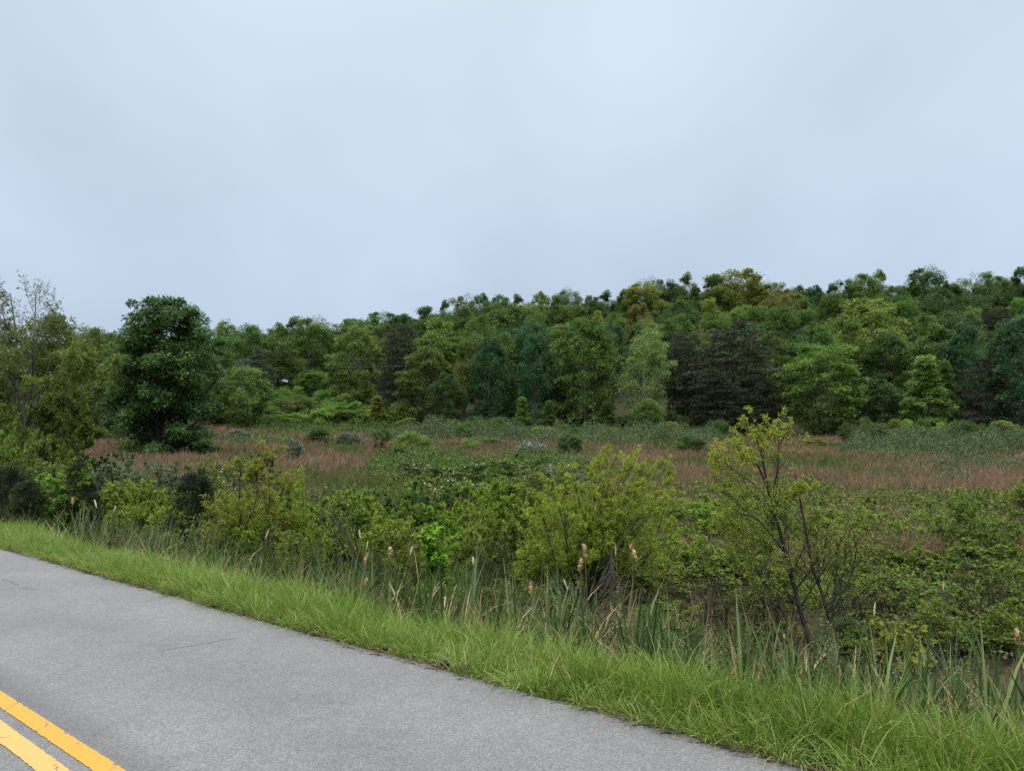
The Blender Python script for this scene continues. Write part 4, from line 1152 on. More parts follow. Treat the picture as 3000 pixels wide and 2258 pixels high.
MEADOW = [  # kind, px, base, top, width, tone, name, label
 ('round', 932, 1296, 1255, 66, 'deep', 'shrub', 'small round dark green bush on the far russet grass'),
 ('round', 1208, 1340, 1274, 116, 'light', 'shrub', 'bright dense dome-shaped green bush in the middle of the russet grass'),
 ('treelet', 1117, 1340, 1252, 58, 'deep', 'small_tree', 'small dark tree with a bare stem standing in the russet grass'),
 ('spire', 864, 1362, 1288, 50, 'sage', 'shrub', 'greyish green upright sapling at the left end of the open russet grass'),
 ('loose', 826, 1345, 1308, 42, 'yellow', 'shrub', 'bright little yellow-green sapling beside the greyish upright one'),
 ('round', 1020, 1303, 1270, 76, 'sage', 'shrub', 'low grey-green shrub between the small round bush and the bare-stemmed small tree'),
 ('flower', 1561, 1342, 1298, 104, 'sage', 'shrub', 'wide dark shrub sprinkled with white flowers above the roadside willow'),
 ('tight', 1672, 1345, 1276, 72, 'deep', 'shrub', 'dark green egg-shaped bush rising behind the top of the roadside willow'),
 ('tight', 1645, 1275, 1240, 46, 'light', 'shrub', 'small bright light green bush near the foot of the wood'),
 ('spire', 1594, 1264, 1222, 36, 'deep', 'shrub', 'slim dark sapling left of the small bright bush near the wood'),
 ('loose', 1552, 1290, 1256, 48, 'mid', 'shrub', 'mid-green loose sapling in the pale bramble above the white-flowered shrub'),
 ('loose', 1384, 1326, 1288, 56, 'light', 'shrub', 'light green loose shrub right of the dense dome-shaped bush'),
 ('round', 1430, 1305, 1284, 80, 'mid', 'shrub', 'low spreading green shrub at the edge of the pale bramble'),
 ('round', 2023, 1326, 1280, 86, 'deep', 'shrub', 'shiny dark green bush between the willow and the yellow-topped sapling'),
 ('loose', 2100, 1270, 1236, 76, 'light', 'shrub', 'light green shrub at the foot of the big dark pine'),
 ('round', 2385, 1305, 1285, 66, 'yellow', 'shrub', 'low yellow-green shrub at the foot of the bushy round green tree'),
 ('loose', 2290, 1300, 1262, 60, 'mid', 'shrub', 'mid-green shrub half hidden behind the yellow-topped sapling'),
 ('round', 700, 1296, 1262, 70, 'sage', 'shrub', 'low greyish shrub in the far russet grass right of the big dark tree'),
 ('round', 790, 1236, 1196, 90, 'mid', 'shrub', 'mid-green mounded shrub on the left scrub slope, lowest one'),
 ('round', 890, 1226, 1182, 86, 'olive', 'shrub', 'olive mounded shrub in the middle of the left scrub slope'),
 ('loose', 980, 1222, 1160, 80, 'light', 'shrub', 'light green loose shrub high on the left scrub slope'),
 ('round', 1040, 1246, 1204, 100, 'mid', 'shrub', 'wide mid-green shrub at the right foot of the scrub slope'),
 ('round', 1168, 1248, 1190, 80, 'olive', 'shrub', 'olive shrub at the left foot of the big olive dome tree'),
 ('loose', 700, 1232, 1160, 90, 'light', 'shrub', 'light green shrub below the light bushy tree of the scrub slope'),
 ('loose', 850, 1200, 1140, 70, 'light', 'shrub', 'light green upright shrub in the upper scrub slope'),
 ('round', 940, 1196, 1150, 76, 'mid', 'shrub', 'mid-green shrub in the upper scrub slope below the shaded bare crown'),
 ('round', 1480, 1256, 1206, 80, 'deep', 'shrub', 'dark shrub at the foot of the left bluish dome tree'),
 ('loose', 1690, 1262, 1215, 70, 'deep', 'shrub', 'dark shrub at the foot of the large central tree'),
 ('loose', 1960, 1268, 1212, 76, 'deep', 'shrub', 'dark shrub between the white-trunked tree and the lower dark pine'),
 ('round', 2560, 1300, 1246, 110, 'deep', 'shrub', 'dark shrub under the great light green tree right of the yellow-topped sapling'),
 ('loose', 2610, 1290, 1235, 70, 'olive', 'shrub', 'olive shrub at the left foot of the light cone-shaped tree'),
 ('round', 2820, 1300, 1240, 90, 'deep', 'shrub', 'dark shrub under the greyish pine at the wood edge'),
]
for kind, px, bp_, tp_, w, tone, nm, lab in MEADOW:
    Y = ghit(px, bp_, 14, 160)
    a = at(px, tp_, Y); g0 = gz1(a[0], Y)
    h0, w0 = MBS[kind]
    sx = w / F_PX * Y / w0
    plant(nm, (a[0], Y, g0 - 0.05), MB_[kind], TONE[tone], lab, 'tree' if nm == 'small_tree' else 'shrub', 'shrubs scattered over the meadow and slope', prng.uniform(0, 6.28), (sx, sx, max(0.3, a[2] - g0) / h0))

ORD = ['first', 'second', 'third', 'fourth', 'fifth', 'sixth', 'seventh', 'eighth', 'ninth', 'tenth', 'eleventh', 'twelfth']
srng = np.random.default_rng(441)
for row, py, hpx, xs in (('bottom', 1247, 40, range(640, 1200, 62)), ('second', 1228, 50, range(660, 1180, 58)), ('third', 1208, 58, range(650, 1130, 60)), ('top', 1186, 66, range(690, 1080, 62))):
    for i, x0 in enumerate(xs):
        px = x0 + srng.uniform(-18, 18)
        kind = ('round', 'loose', 'round', 'flower', 'tight')[srng.integers(0, 5)]
        if kind == 'flower': kind = 'round'
        tone = ('light', 'mid', 'olive', 'light', 'mid')[srng.integers(0, 5)]
        Y = ghit(px, py, 60, 170)
        h_ = hpx / F_PX * Y * srng.uniform(0.7, 1.25)
        a = at(px, py, Y); h0, w0 = MBS[kind]
        sx = srng.uniform(62, 96) / F_PX * Y / w0
        c = tuple(v * srng.uniform(0.85, 1.2) for v in TONE[tone])
        plant('shrub', (a[0], Y, gz1(a[0], Y) - 0.05), MB_[kind], c, f'{WORD[tone]} shrub in the {row} row of the left scrub slope, {ORD[i]} from the left', 'shrub', 'shrubs packed on the left scrub slope', srng.uniform(0, 6.28), (sx, sx, h_ / h0))

for row, py, hpx, x0, x1, stp, where in (('far', 1262, 26, 1210, 2180, 92, 'pale bramble belt under the wood'), ('near', 1287, 26, 1260, 2160, 104, 'pale bramble belt under the wood'), ('far', 1292, 30, 2480, 3000, 78, 'bramble bank below the right-hand trees')):
    for i, xq in enumerate(range(x0, x1, stp)):
        px = xq + srng.uniform(-26, 26)
        kind = ('loose', 'round', 'tight', 'spire')[srng.integers(0, 4)]
        tone = ('light', 'mid', 'olive', 'deep', 'bright')[srng.integers(0, 5)]
        Y = ghit(px, py + srng.uniform(-4, 6), 40, 170)
        a = at(px, py, Y); h0, w0 = MBS[kind]
        h_ = hpx / F_PX * Y * srng.uniform(0.6, 1.5) + (0.7 if py < 1290 else 1.3)
        sx = srng.uniform(30, 70) / F_PX * Y / w0
        c = tuple(v * srng.uniform(0.85, 1.2) for v in TONE[tone])
        plant('shrub', (a[0], Y, gz1(a[0], Y) - 0.05), MB_[kind], c, f'{WORD[tone]} shrub in {where}, {row} line, {ORD[i]} from left', 'shrub', 'shrubs standing in the bramble belts', srng.uniform(0, 6.28), (sx, sx, h_ / h0))

# ================================================================== ROADSIDE SHRUBS
SL = [dict(k=7, f0=0.2, ratio=0.5, ang=42, seg=4, wob=0.2, trop=0.06, rr=0.6, rmin=0.004), dict(k=5, f0=0.2, ratio=0.5, ang=45, seg=3, wob=0.2, trop=0.04, rmin=0.003), dict(k=3, f0=0.3, ratio=0.55, ang=45, seg=3, wob=0.2, trop=0.03, rmin=0.0022)]
RL = [dict(k=7, f0=0.15, ratio=0.5, ang=50, seg=5, wob=0.18, trop=-0.10, rr=0.6, rmin=0.003, tip=0.4), dict(k=6, f0=0.1, ratio=0.35, ang=55, seg=3, wob=0.2, trop=-0.03, rmin=0.0022)]
SB = {
 'twiggy': scrub(501, 10, 1.4, 0.50, SL, 15000, 0.048, 0.5),
 'leafy': scrub(502, 12, 1.3, 0.62, SL, 21000, 0.055, 0.55),
 'open': scrub(503, 8, 1.5, 0.42, SL, 8500, 0.046, 0.5),
 'arching': scrub(504, 14, 1.5, 0.75, RL, 14000, 0.042, 0.55, trop0=-0.09),
 'arching2': scrub(505, 16, 1.4, 0.85, RL, 17000, 0.045, 0.55, trop0=-0.11, white=120),
 'bare': scrub(506, 10, 1.4, 0.55, SL, 2200, 0.045, 0.5),
 'mound': bush(507, H=1.2, W=2.0, n=60, per=170, leaf=0.06, size=0.33),
 'flowery': scrub(508, 12, 1.4, 0.6, SL, 11000, 0.048, 0.5, white=700),
}
SBS = {}
for k_, pr in SB.items():
    me = pr['foliage']; co = np.empty(len(me.vertices) * 3, np.float32); me.vertices.foreach_get('co', co); co = co.reshape(-1, 3)
    SBS[k_] = (float(np.quantile(co[:, 2], 0.985)), float(np.quantile(co[:, 0], 0.97) - np.quantile(co[:, 0], 0.03)))
TONE.update({'fresh': (0.185, 0.262, 0.036), 'moss': (0.158, 0.212, 0.036), 'gold': (0.21, 0.27, 0.032), 'shade': (0.08, 0.115, 0.03), 'greyish': (0.13, 0.16, 0.075), 'brown': (0.075, 0.068, 0.028)})
WORD.update({'fresh': 'fresh green', 'moss': 'moss-green', 'gold': 'golden green', 'shade': 'dark green', 'greyish': 'greyish green', 'brown': 'brownish green'})
HAB = {'twiggy': 'twiggy', 'leafy': 'leafy', 'open': 'thin open', 'arching': 'arching', 'arching2': 'thorny arching', 'bare': 'nearly bare', 'mound': 'low mounded', 'flowery': 'white-flowered'}
LMK = [(0, 'the left edge of the photo'), (165, 'the bright lime sapling'), (235, 'the bushy dark cedar'), (560, 'the leaning dark cedar'), (715, 'the slim roadside willow'), (1000, 'the dead arching stems'),
       (1285, 'the lime maple sapling'), (1740, 'the big golden willow'), (2300, 'the yellow-topped sapling'), (2562, 'the lone tall cattail stalk'), (2800, 'the brush pile'), (3000, 'the right edge of the photo')]
RS = [  # kind, px, depth, top, width, tone
 # far row, just before the open grass
 ('leafy', 120, 27, 1310, 190, 'moss'), ('leafy', 230, 30, 1315, 180, 'shade'), ('leafy', 30, 25, 1290, 180, 'moss'), ('arching', 60, 26, 1345, 200, 'moss'), ('leafy', 20, 21, 1320, 190, 'shade'), ('twiggy', 150, 24, 1355, 180, 'moss'), ('bare', 330, 25, 1330, 190, 'greyish'), ('twiggy', 430, 23, 1350, 200, 'greyish'),
 ('arching', 300, 20, 1390, 190, 'moss'), ('twiggy', 400, 18.5, 1405, 220, 'fresh'), ('leafy', 490, 18, 1420, 170, 'fresh'), ('leafy', 330, 17.5, 1455, 190, 'fresh'),
 ('twiggy', 430, 16.5, 1470, 170, 'fresh'), ('flowery', 640, 18, 1392, 130, 'moss'), ('bare', 700, 26, 1330, 150, 'greyish'), ('leafy', 690, 30, 1330, 190, 'moss'), ('arching', 620, 33, 1335, 160, 'moss'),
 ('arching', 660, 14.5, 1470, 200, 'moss'), ('twiggy', 800, 14.2, 1440, 190, 'gold'), ('twiggy', 640, 12.6, 1530, 180, 'moss'), ('leafy', 820, 12.6, 1540, 190, 'fresh'),
 ('leafy', 900, 15, 1460, 210, 'fresh'), ('twiggy', 1010, 15.5, 1445, 210, 'fresh'), ('leafy', 1120, 16, 1440, 230, 'fresh'), ('leafy', 1240, 17, 1420, 220, 'mid'), ('flowery', 1330, 19, 1395, 220, 'moss'),
 ('leafy', 1380, 16, 1425, 240, 'fresh'), ('twiggy', 1480, 17, 1400, 210, 'fresh'), ('arching', 1430, 22, 1375, 240, 'mid'), ('arching2', 1540, 25, 1372, 220, 'moss'),
 ('twiggy', 920, 12.8, 1535, 190, 'moss'), ('leafy', 1050, 12.8, 1525, 210, 'fresh'), ('twiggy', 1180, 12.6, 1520, 210, 'fresh'), ('leafy', 1330, 12.8, 1510, 240, 'fresh'), ('twiggy', 1460, 12.6, 1505, 200, 'moss'),
 ('bare', 1110, 11.3, 1600, 200, 'shade'), ('bare', 650, 12.2, 1560, 150, 'brown'), ('bare', 800, 12.0, 1555, 150, 'brown'), ('bare', 1190, 11.5, 1590, 160, 'brown'), ('bare', 1490, 11.2, 1580, 160, 'brown'), ('bare', 2110, 9.7, 1680, 190, 'brown'), ('bare', 2260, 9.9, 1660, 170, 'brown'), ('bare', 2560, 10.2, 1650, 190, 'brown'), ('bare', 2830, 9.9, 1640, 190, 'brown'), ('bare', 1390, 11.3, 1590, 210, 'shade'), ('open', 870, 11.6, 1590, 150, 'moss'), ('open', 1230, 11.5, 1580, 150, 'moss'),
 ('arching', 1950, 17, 1440, 240, 'moss'), ('twiggy', 2060, 15.5, 1470, 240, 'fresh'), ('arching2', 2000, 13.5, 1540, 260, 'fresh'), ('leafy', 2130, 12.8, 1575, 240, 'fresh'), ('arching', 2180, 18, 1430, 230, 'moss'),
 ('twiggy', 1960, 12.2, 1650, 220, 'moss'), ('flowery', 1240, 34, 1352, 170, 'mid'), ('arching', 1350, 36, 1340, 200, 'moss'), ('flowery', 1450, 33, 1345, 200, 'mid'), ('leafy', 1540, 35, 1335, 170, 'mid'), ('arching2', 1180, 30, 1378, 170, 'moss'), ('flowery', 1620, 30, 1360, 180, 'greyish'), ('arching2', 2560, 22, 1440, 210, 'moss'), ('open', 2660, 20, 1440, 210, 'moss'), ('arching', 2860, 20, 1450, 220, 'moss'), ('open', 2990, 21, 1440, 190, 'fresh'), ('open', 2520, 14.8, 1480, 210, 'fresh'), ('open', 2680, 14, 1510, 220, 'fresh'), ('open', 2850, 13.6, 1500, 220, 'moss'), ('twiggy', 2330, 16, 1480, 230, 'moss'), ('open', 2200, 20, 1400, 190, 'moss'), ('leafy', 90, 28, 1235, 130, 'shade'), ('leafy', 15, 27, 1240, 140, 'moss'), ('twiggy', 170, 28.5, 1275, 130, 'moss'), ('bare', 2010, 10.6, 1700, 260, 'brown'), ('bare', 2170, 10.4, 1705, 240, 'brown'), ('leafy', 2230, 10.8, 1690, 200, 'moss'), ('twiggy', 2040, 10.2, 1760, 210, 'moss'), ('leafy', 1920, 10.0, 1800, 170, 'moss'), ('twiggy', 2190, 9.8, 1800, 180, 'moss'),
 ('arching2', 2480, 17, 1455, 260, 'moss'), ('arching', 2620, 16, 1490, 270, 'fresh'), ('arching2', 2760, 16, 1500, 270, 'moss'), ('arching', 2900, 15.5, 1490, 270, 'fresh'), ('arching2', 3010, 14, 1540, 240, 'moss'),
 ('arching', 2420, 13.5, 1545, 260, 'fresh'), ('arching2', 2560, 12.8, 1590, 280, 'fresh'), ('leafy', 2700, 12.8, 1600, 270, 'fresh'), ('arching', 2840, 12.6, 1590, 280, 'moss'), ('leafy', 2960, 12, 1610, 260, 'fresh'),
 ('arching2', 2480, 11, 1690, 250, 'fresh'), ('leafy', 2620, 10.8, 1700, 260, 'fresh'), ('twiggy', 2760, 10.6, 1700, 270, 'moss'), ('arching', 2890, 10.4, 1690, 270, 'fresh'), ('leafy', 3020, 10, 1680, 220, 'moss'),
 ('twiggy', 2520, 9.5, 1800, 210, 'shade'), ('bare', 2660, 9.6, 1780, 240, 'brown'), ('leafy', 2790, 9.3, 1810, 210, 'moss'), ('open', 2760, 8.9, 1760, 200, 'moss'), ('leafy', 2920, 9.0, 1800, 220, 'moss'), ('open', 2960, 8.7, 1760, 190, 'moss'), ('leafy', 2450, 9.2, 1850, 150, 'moss'), ('leafy', 2600, 8.9, 1870, 170, 'fresh'),
 ('open', 2770, 14.5, 1430, 190, 'moss'), ('open', 2950, 18, 1400, 200, 'moss'), ('open', 2240, 14.5, 1430, 160, 'moss'),
]
groups = {}
for r_ in RS:
    kind, px, Y, top, w, tone = r_
    i = max(j for j, q in enumerate(LMK) if q[0] <= max(px, 0))
    if abs(px - LMK[i][0]) < 45: where = 'beside ' + LMK[i][1]
    elif i + 1 < len(LMK) and abs(px - LMK[i + 1][0]) < 45: where = 'beside ' + LMK[i + 1][1]
    elif i + 1 < len(LMK): where = f'between {LMK[i][1]} and {LMK[i + 1][1]}'.replace('between the ', 'between ').replace(' and the ', ' and ').replace(' of the photo', '')
    else: where = 'beside the right edge of the photo'
    row = 'front' if Y < 12 else ('middle' if Y < 15.2 else 'back')
    groups.setdefault(f'{HAB[kind]} {WORD[tone]} {row}-row shrub {where}', []).append(r_)
for lab, rows in groups.items():
    rows.sort(key=lambda q: q[1])
    for i, (kind, px, Y, top, w, tone) in enumerate(rows):
        l2 = lab if len(rows) == 1 else lab.replace('-row shrub', '-row shrub,' + (' first', ' second', ' third', ' fourth', ' fifth', ' sixth')[i] + ',', 1)
        a = at(px, top, Y); g0 = gz1(a[0], Y)
        h0, w0 = SBS[kind]
        sx = w / F_PX * Y / w0 * 1.12
        c = tuple(v * prng.uniform(0.88, 1.12) for v in TONE[tone])
        plant('shrub', (a[0], Y, g0 - 0.03), SB[kind], c, l2, 'shrub', 'shrubs of the roadside thicket', prng.uniform(0, 6.28), (sx, sx, max(0.3, a[2] - g0) / h0))

# ---- lobed leaves for maples
def lobed(g, P, T, L, rng, tint, up=0.9):
    n = len(P)
    T = unit(T); nr = rng.normal(size=(n, 3)); nr[:, 2] += up * 2; nr = unit(nr)
    S = unit(np.cross(T, nr))
    for an, f, wv in ((0, 1.0, 0.55), (0.9, 0.8, 0.5), (-0.9, 0.8, 0.5)):
        D = T * math.cos(an) + S * math.sin(an); W = np.cross(D, np.cross(T, S)); W = unit(W)
        l = (L * f)[:, None]
        V = np.stack([P, P + D * l * 0.5 + W * l * wv / 2, P + D * l, P + D * l * 0.5 - W * l * wv / 2], 1)
        g.add(V, np.arange(n * 4).reshape(n, 4), tint)
def near_base(px, Y): 
    a = at(px, 1400, Y); return a[0], Y, gz1(a[0], Y)
def lobed_sapling(seed, H, stems, W, nleaf, leaf, lean=0.12, lv=None):
    rng = np.random.default_rng(seed)
    P = rng.normal(size=(stems, 3)) * 0.05; P[:, 2] = -0.05
    D = rng.normal(size=(stems, 3)) * lean; D[:, 2] = 1; D = unit(D)
    pts = [P]; L = H * rng.uniform(0.85, 1.0, stems)
    for s in range(7):
        D = D + rng.normal(size=D.shape) * 0.06; D[:, 2] += 0.05; D = unit(D); P = P + D * (L / 7)[:, None]; pts.append(P)
    pts = np.stack(pts, 1); rad = 0.011 * np.ones((stems, 1)) * np.linspace(1, 0.3, 8)[None]
    lvs = grow(rng, pts, rad, lv or [dict(k=16, f0=0.2, len=W * 0.36, ang=52, seg=4, wob=0.14, trop=0.10, rr=0.5, rmin=0.003), dict(k=3, f0=0.3, ratio=0.5, ang=45, seg=2, wob=0.1, trop=0.03, rmin=0.002)])
    t = Geo()
    for i, (p_, r_) in enumerate(lvs): tube_geo(t, p_, r_, 5 if i == 0 else 3)
    g = Geo()
    for src, m_ in ((lvs[-1][0], nleaf), (lvs[-2][0], nleaf // 2)):
        A, T, br = along(rng, src, m_, 0.3)
        o = T * 0.6 + rng.normal(size=A.shape) * 0.6; o[:, 2] -= 0.35
        lobed(g, A, o, leaf * rng.uniform(0.55, 1.25, m_), rng, np.clip(0.5 + rng.normal(size=m_) * 0.2, 0, 1))
    return {'branches': t.mesh('branches', BARK_DARK, True), 'foliage': g.mesh('foliage', LEAF)}
LIME = (0.175, 0.31, 0.03)
x, y, z = near_base(1287, 10.2)
hh_ = at(1285, 1510, y)[2] - z
plant('maple_sapling', (x, y, z), lobed_sapling(608, hh_, 1, 0.62, 3000, 0.06, lean=0.03, lv=[dict(k=30, f0=0.1, len=0.31, ang=55, seg=4, wob=0.14, trop=0.10, rr=0.5, rmin=0.003), dict(k=3, f0=0.3, ratio=0.5, ang=45, seg=2, wob=0.1, trop=0.03, rmin=0.002)]), LIME, 'bright lime-green maple sapling standing among the shrubs left of the big willow', 'sapling')
x, y, z = near_base(165, 17.0)
hh_ = at(165, 1388, y)[2] - z
plant('maple_sapling', (x, y, z), lobed_sapling(602, hh_, 4, 1.0, 2400, 0.075, lean=0.28), (0.15, 0.26, 0.034), 'bright lime-green flat-topped sapling beside the bushy dark cedar at the left', 'sapling')
x, y, z = near_base(2625, 8.3)
hh_ = at(2640, 1850, y)[2] - z
plant('maple_sapling', (x, y, z), lobed_sapling(603, hh_, 4, 0.7, 420, 0.05, lean=0.3), (0.215, 0.235, 0.04), 'low sapling with yellowish and orange-tinged leaves right of the lone tall cattail stalk', 'sapling')

# ---- cedars
def cedar(seed, H, W, shape, per=150, n=110):
    rng = np.random.default_rng(seed)
    C, hs = crown_sprays(rng, shape, H, W, 0.05, n, 0.25, 0.25)
    g = Geo(); spray_leaves(g, rng, C, per, 0.2 * W / 1.2, 1.3, 0.075, 0.16, up=0.1, droop=0.55, tvar=0.2)
    t = Geo(); limbs(t, rng, C, H, 0.06, 0.03, 30, topf=0.9)
    return {'trunk': t.mesh('trunk', BARK_DARK, True), 'foliage': g.mesh('foliage', NEEDLE)}
def put_cedar(px, Y, top, wpx, seed, shape, label, col, lean=0.0):
    x, y, z = near_base(px, Y)
    h = at(px, top, Y)[2] - z
    e = plant('cedar', (x, y, z), cedar(seed, h, wpx / F_PX * Y, shape), col, label, 'shrub')
    e.rotation_euler = (0, lean, 0)
put_cedar(236, 17.2, 1385, 112, 611, 'dome', 'bushy near-black cedar right of the bright lime sapling at the left', (0.028, 0.042, 0.018))
put_cedar(82, 16.4, 1425, 84, 612, 'oval', 'small dark olive cedar below the half-bare forked tree', (0.040, 0.056, 0.024))
put_cedar(548, 15.6, 1405, 120, 613, 'dome', 'near-black cedar leaning over with grey dead twigs on its right side', (0.026, 0.040, 0.020), 0.10)
put_cedar(10, 18.2, 1390, 130, 614, 'dome', 'dark cedar in the shade at the left edge of the photo', (0.024, 0.034, 0.017))
# grey dead twigs on the leaning cedar
rng = np.random.default_rng(615)
x, y, z = near_base(585, 15.1)
tw = np.stack([polyline(np.array([(rng.normal() * 0.06, 0, 0), (rng.normal() * 0.1 + 0.05, -0.05, 0.5), (rng.normal() * 0.14 + 0.1, -0.05, rng.uniform(0.8, 1.3))]), 7) for _ in range(12)])
t = Geo()
for i, (p_, r_) in enumerate(grow(rng, tw, np.full((12, 7), 0.008) * np.linspace(1, 0.4, 7)[None], [dict(k=9, f0=0.2, ratio=0.3, ang=35, seg=3, wob=0.12, trop=0.05, rmin=0.003)])): tube_geo(t, p_, r_, 3)
o = link_mesh('dead_shrub', t.mesh('dead_shrub', BARK_DEAD, True)); o.location = (x, y, z); o['label'] = 'grey dead twigs standing against the leaning dark cedar'; o['category'] = 'dead shrub'

# ---- willows
WILLOW = (0.25, 0.315, 0.036)
WL = [dict(k=10, f0=0.15, f1=0.92, ratio=0.42, ang=30, seg=5, wob=0.13, trop=0.04, rr=0.55, rmin=0.004, taperf=0.78), dict(k=6, f0=0.15, ratio=0.5, ang=34, seg=4, wob=0.14, trop=0.03, rmin=0.0028), dict(k=4, f0=0.15, ratio=0.5, ang=38, seg=3, wob=0.14, trop=0.0, rmin=0.0018)]
rng = np.random.default_rng(701)
Yw0 = 11.4
paths = [
 [(1690, 1790), (1655, 1700), (1628, 1640), (1608, 1575), (1590, 1500), (1580, 1440)],
 [(1700, 1790), (1694, 1690), (1700, 1620), (1708, 1550), (1702, 1480), (1690, 1400), (1672, 1345)],
 [(1705, 1790), (1720, 1700), (1745, 1640), (1742, 1560), (1720, 1500), (1730, 1420), (1760, 1330)],
 [(1720, 1790), (1770, 1700), (1800, 1610), (1835, 1560), (1880, 1500), (1900, 1420), (1925, 1345), (1950, 1312)],
 [(1730, 1790), (1800, 1690), (1870, 1630), (1940, 1590), (1975, 1545)],
 [(1680, 1790), (1610, 1710), (1560, 1650), (1530, 1590), (1520, 1540)],
 [(1715, 1790), (1750, 1690), (1790, 1600), (1800, 1500), (1812, 1400), (1835, 1330), (1850, 1298)],
 [(1725, 1790), (1820, 1700), (1900, 1640), (1930, 1560), (1955, 1470), (1960, 1400)],
 [(1690, 1790), (1640, 1690), (1585, 1600), (1545, 1510), (1530, 1450)],
 [(1705, 1790), (1690, 1640), (1650, 1520), (1625, 1420), (1610, 1370)],
 [(1712, 1790), (1745, 1650), (1770, 1530), (1775, 1430), (1790, 1350), (1795, 1310)],
 [(1720, 1790), (1790, 1670), (1840, 1560), (1860, 1450), (1885, 1370)],
 [(1700, 1790), (1690, 1690), (1660, 1600), (1652, 1480), (1655, 1390)],
 [(1712, 1790), (1730, 1690), (1715, 1590), (1745, 1500), (1740, 1400), (1735, 1345)],
]
DOMEX = [1500, 1525, 1550, 1620, 1700, 1800, 1900, 1960, 1990, 2010]
DOMEY = [1640, 1560, 1450, 1375, 1345, 1318, 1322, 1345, 1500, 1600]
for i in range(30):
    tx = 1510 + 490 * (i + rng.random()) / 30
    ty = np.interp(tx, DOMEX, DOMEY); ty = ty + (1790 - ty) * rng.uniform(0.08, 0.34)
    b_ = 1708 + rng.uniform(-18, 22)
    paths.append([(b_, 1790), (b_ + (tx - b_) * 0.25 + rng.normal() * 8, 1790 + (ty - 1790) * 0.30), (b_ + (tx - b_) * 0.62 + rng.normal() * 10, 1790 + (ty - 1790) * 0.62), (tx, ty)])
P = np.stack([px_path(q, Yw0, rng, 10, 0.16 if i < 14 else 0.3) for i, q in enumerate(paths)])
nst = len(paths)
o3 = np.array([at(1705, 1790, Yw0)[0], Yw0, gz1(at(1705, 1790, Yw0)[0], Yw0)])
P -= o3; P[:, 0, 2] = -0.05
rad = np.stack([(0.022 if i < 14 else 0.010) * rng.uniform(0.7, 1.1) * np.linspace(1, 0.18, 10) for i in range(nst)])
P[:14] = P[:14, :1] + (P[:14] - P[:14, :1]) * np.array([0.97, 1, 0.93])
WB = [dict(k=8, f0=0.22, ratio=0.38, ang=24, seg=5, wob=0.10, trop=0.03, rr=0.5, rmin=0.003, taperf=0.72), dict(k=5, f0=0.1, ratio=0.5, ang=27, seg=4, wob=0.10, trop=0.02, rmin=0.0022), dict(k=3, f0=0.1, ratio=0.6, ang=30, seg=3, wob=0.12, trop=0.0, rmin=0.0016)]
plant('willow_shrub', tuple(o3), finish_scrub(rng, P, rad, WB, 72000, 0.040, 0.22, BARK_DARK, -0.05, 0.3, 2, 0.05, 0.22), WILLOW, 'big golden-green willow shrub with many fanning stems by the ditch', 'shrub')

# willow sapling of the right
rng = np.random.default_rng(702)
Yw1 = 9.1
paths = [
 [(2392, 1950), (2372, 1880), (2345, 1790), (2322, 1700), (2300, 1610), (2275, 1520), (2255, 1450), (2240, 1400), (2215, 1350), (2190, 1300)],
 [(2415, 1950), (2424, 1850), (2430, 1790), (2398, 1710), (2375, 1660), (2368, 1590), (2352, 1500), (2338, 1440), (2330, 1390)],
 [(2418, 1900), (2440, 1780), (2480, 1720), (2505, 1660), (2510, 1600), (2500, 1550)],
 [(2255, 1460), (2278, 1390), (2280, 1310), (2285, 1240), (2300, 1215)],
 [(2250, 1430), (2235, 1350), (2215, 1280), (2205, 1220)],
 [(2330, 1890), (2300, 1800), (2250, 1720), (2215, 1670), (2190, 1610), (2165, 1550)],
 [(2300, 1620), (2240, 1540), (2180, 1490), (2120, 1450), (2095, 1400)],
 [(2262, 1470), (2200, 1410), (2140, 1370), (2100, 1330)],
 [(2425, 1800), (2400, 1720), (2395, 1600), (2385, 1490)],
 [(2428, 1790), (2450, 1700), (2455, 1620), (2440, 1540)],
 [(2275, 1530), (2320, 1460), (2345, 1420)],
 [(2225, 1370), (2170, 1330), (2150, 1290)],
 [(2425, 1810), (2500, 1760), (2560, 1700), (2600, 1690)],
 [(2330, 1890), (2260, 1780), (2180, 1700), (2130, 1620)],
 [(2345, 1790), (2270, 1680), (2200, 1590), (2150, 1500)],
 [(2310, 1650), (2230, 1590), (2160, 1540), (2090, 1530)],
 [(2360, 1850), (2330, 1700), (2250, 1600), (2200, 1520)],
 [(2428, 1800), (2470, 1700), (2480, 1600), (2470, 1500)],
]
rads = [0.034, 0.026, 0.017, 0.012, 0.014, 0.016, 0.010, 0.010, 0.010, 0.010, 0.008, 0.009, 0.009, 0.010, 0.009, 0.008, 0.009, 0.010]
P = np.stack([px_path(q, Yw1, rng, 12, 0.0 if i in (0, 1) else 0.10) for i, q in enumerate(paths)])
bx = at(2400, 1950, Yw1)[0]
o3 = np.array([bx, Yw1, gz1(bx, Yw1)])
P -= o3; P[0, 0, 2] = -0.05; P[1, 0, 2] = -0.05
rad = np.stack([r_ * np.linspace(1, 0.25, 12) for r_ in rads])
WL2 = [dict(k=13, f0=0.2, f1=0.95, ratio=0.5, ang=36, seg=5, wob=0.10, trop=0.02, rr=0.5, rmin=0.003, taperf=0.72), dict(k=5, f0=0.15, ratio=0.5, ang=38, seg=3, wob=0.14, trop=0.03, rmin=0.0024), dict(k=3, f0=0.2, ratio=0.55, ang=38, seg=3, wob=0.14, trop=0.0, rmin=0.0016)]
lv = grow(rng, P, rad, WL2)
t = Geo()
for i, (p_, r_) in enumerate(lv): tube_geo(t, p_, r_, 7 if i == 0 else 3)
g = Geo()
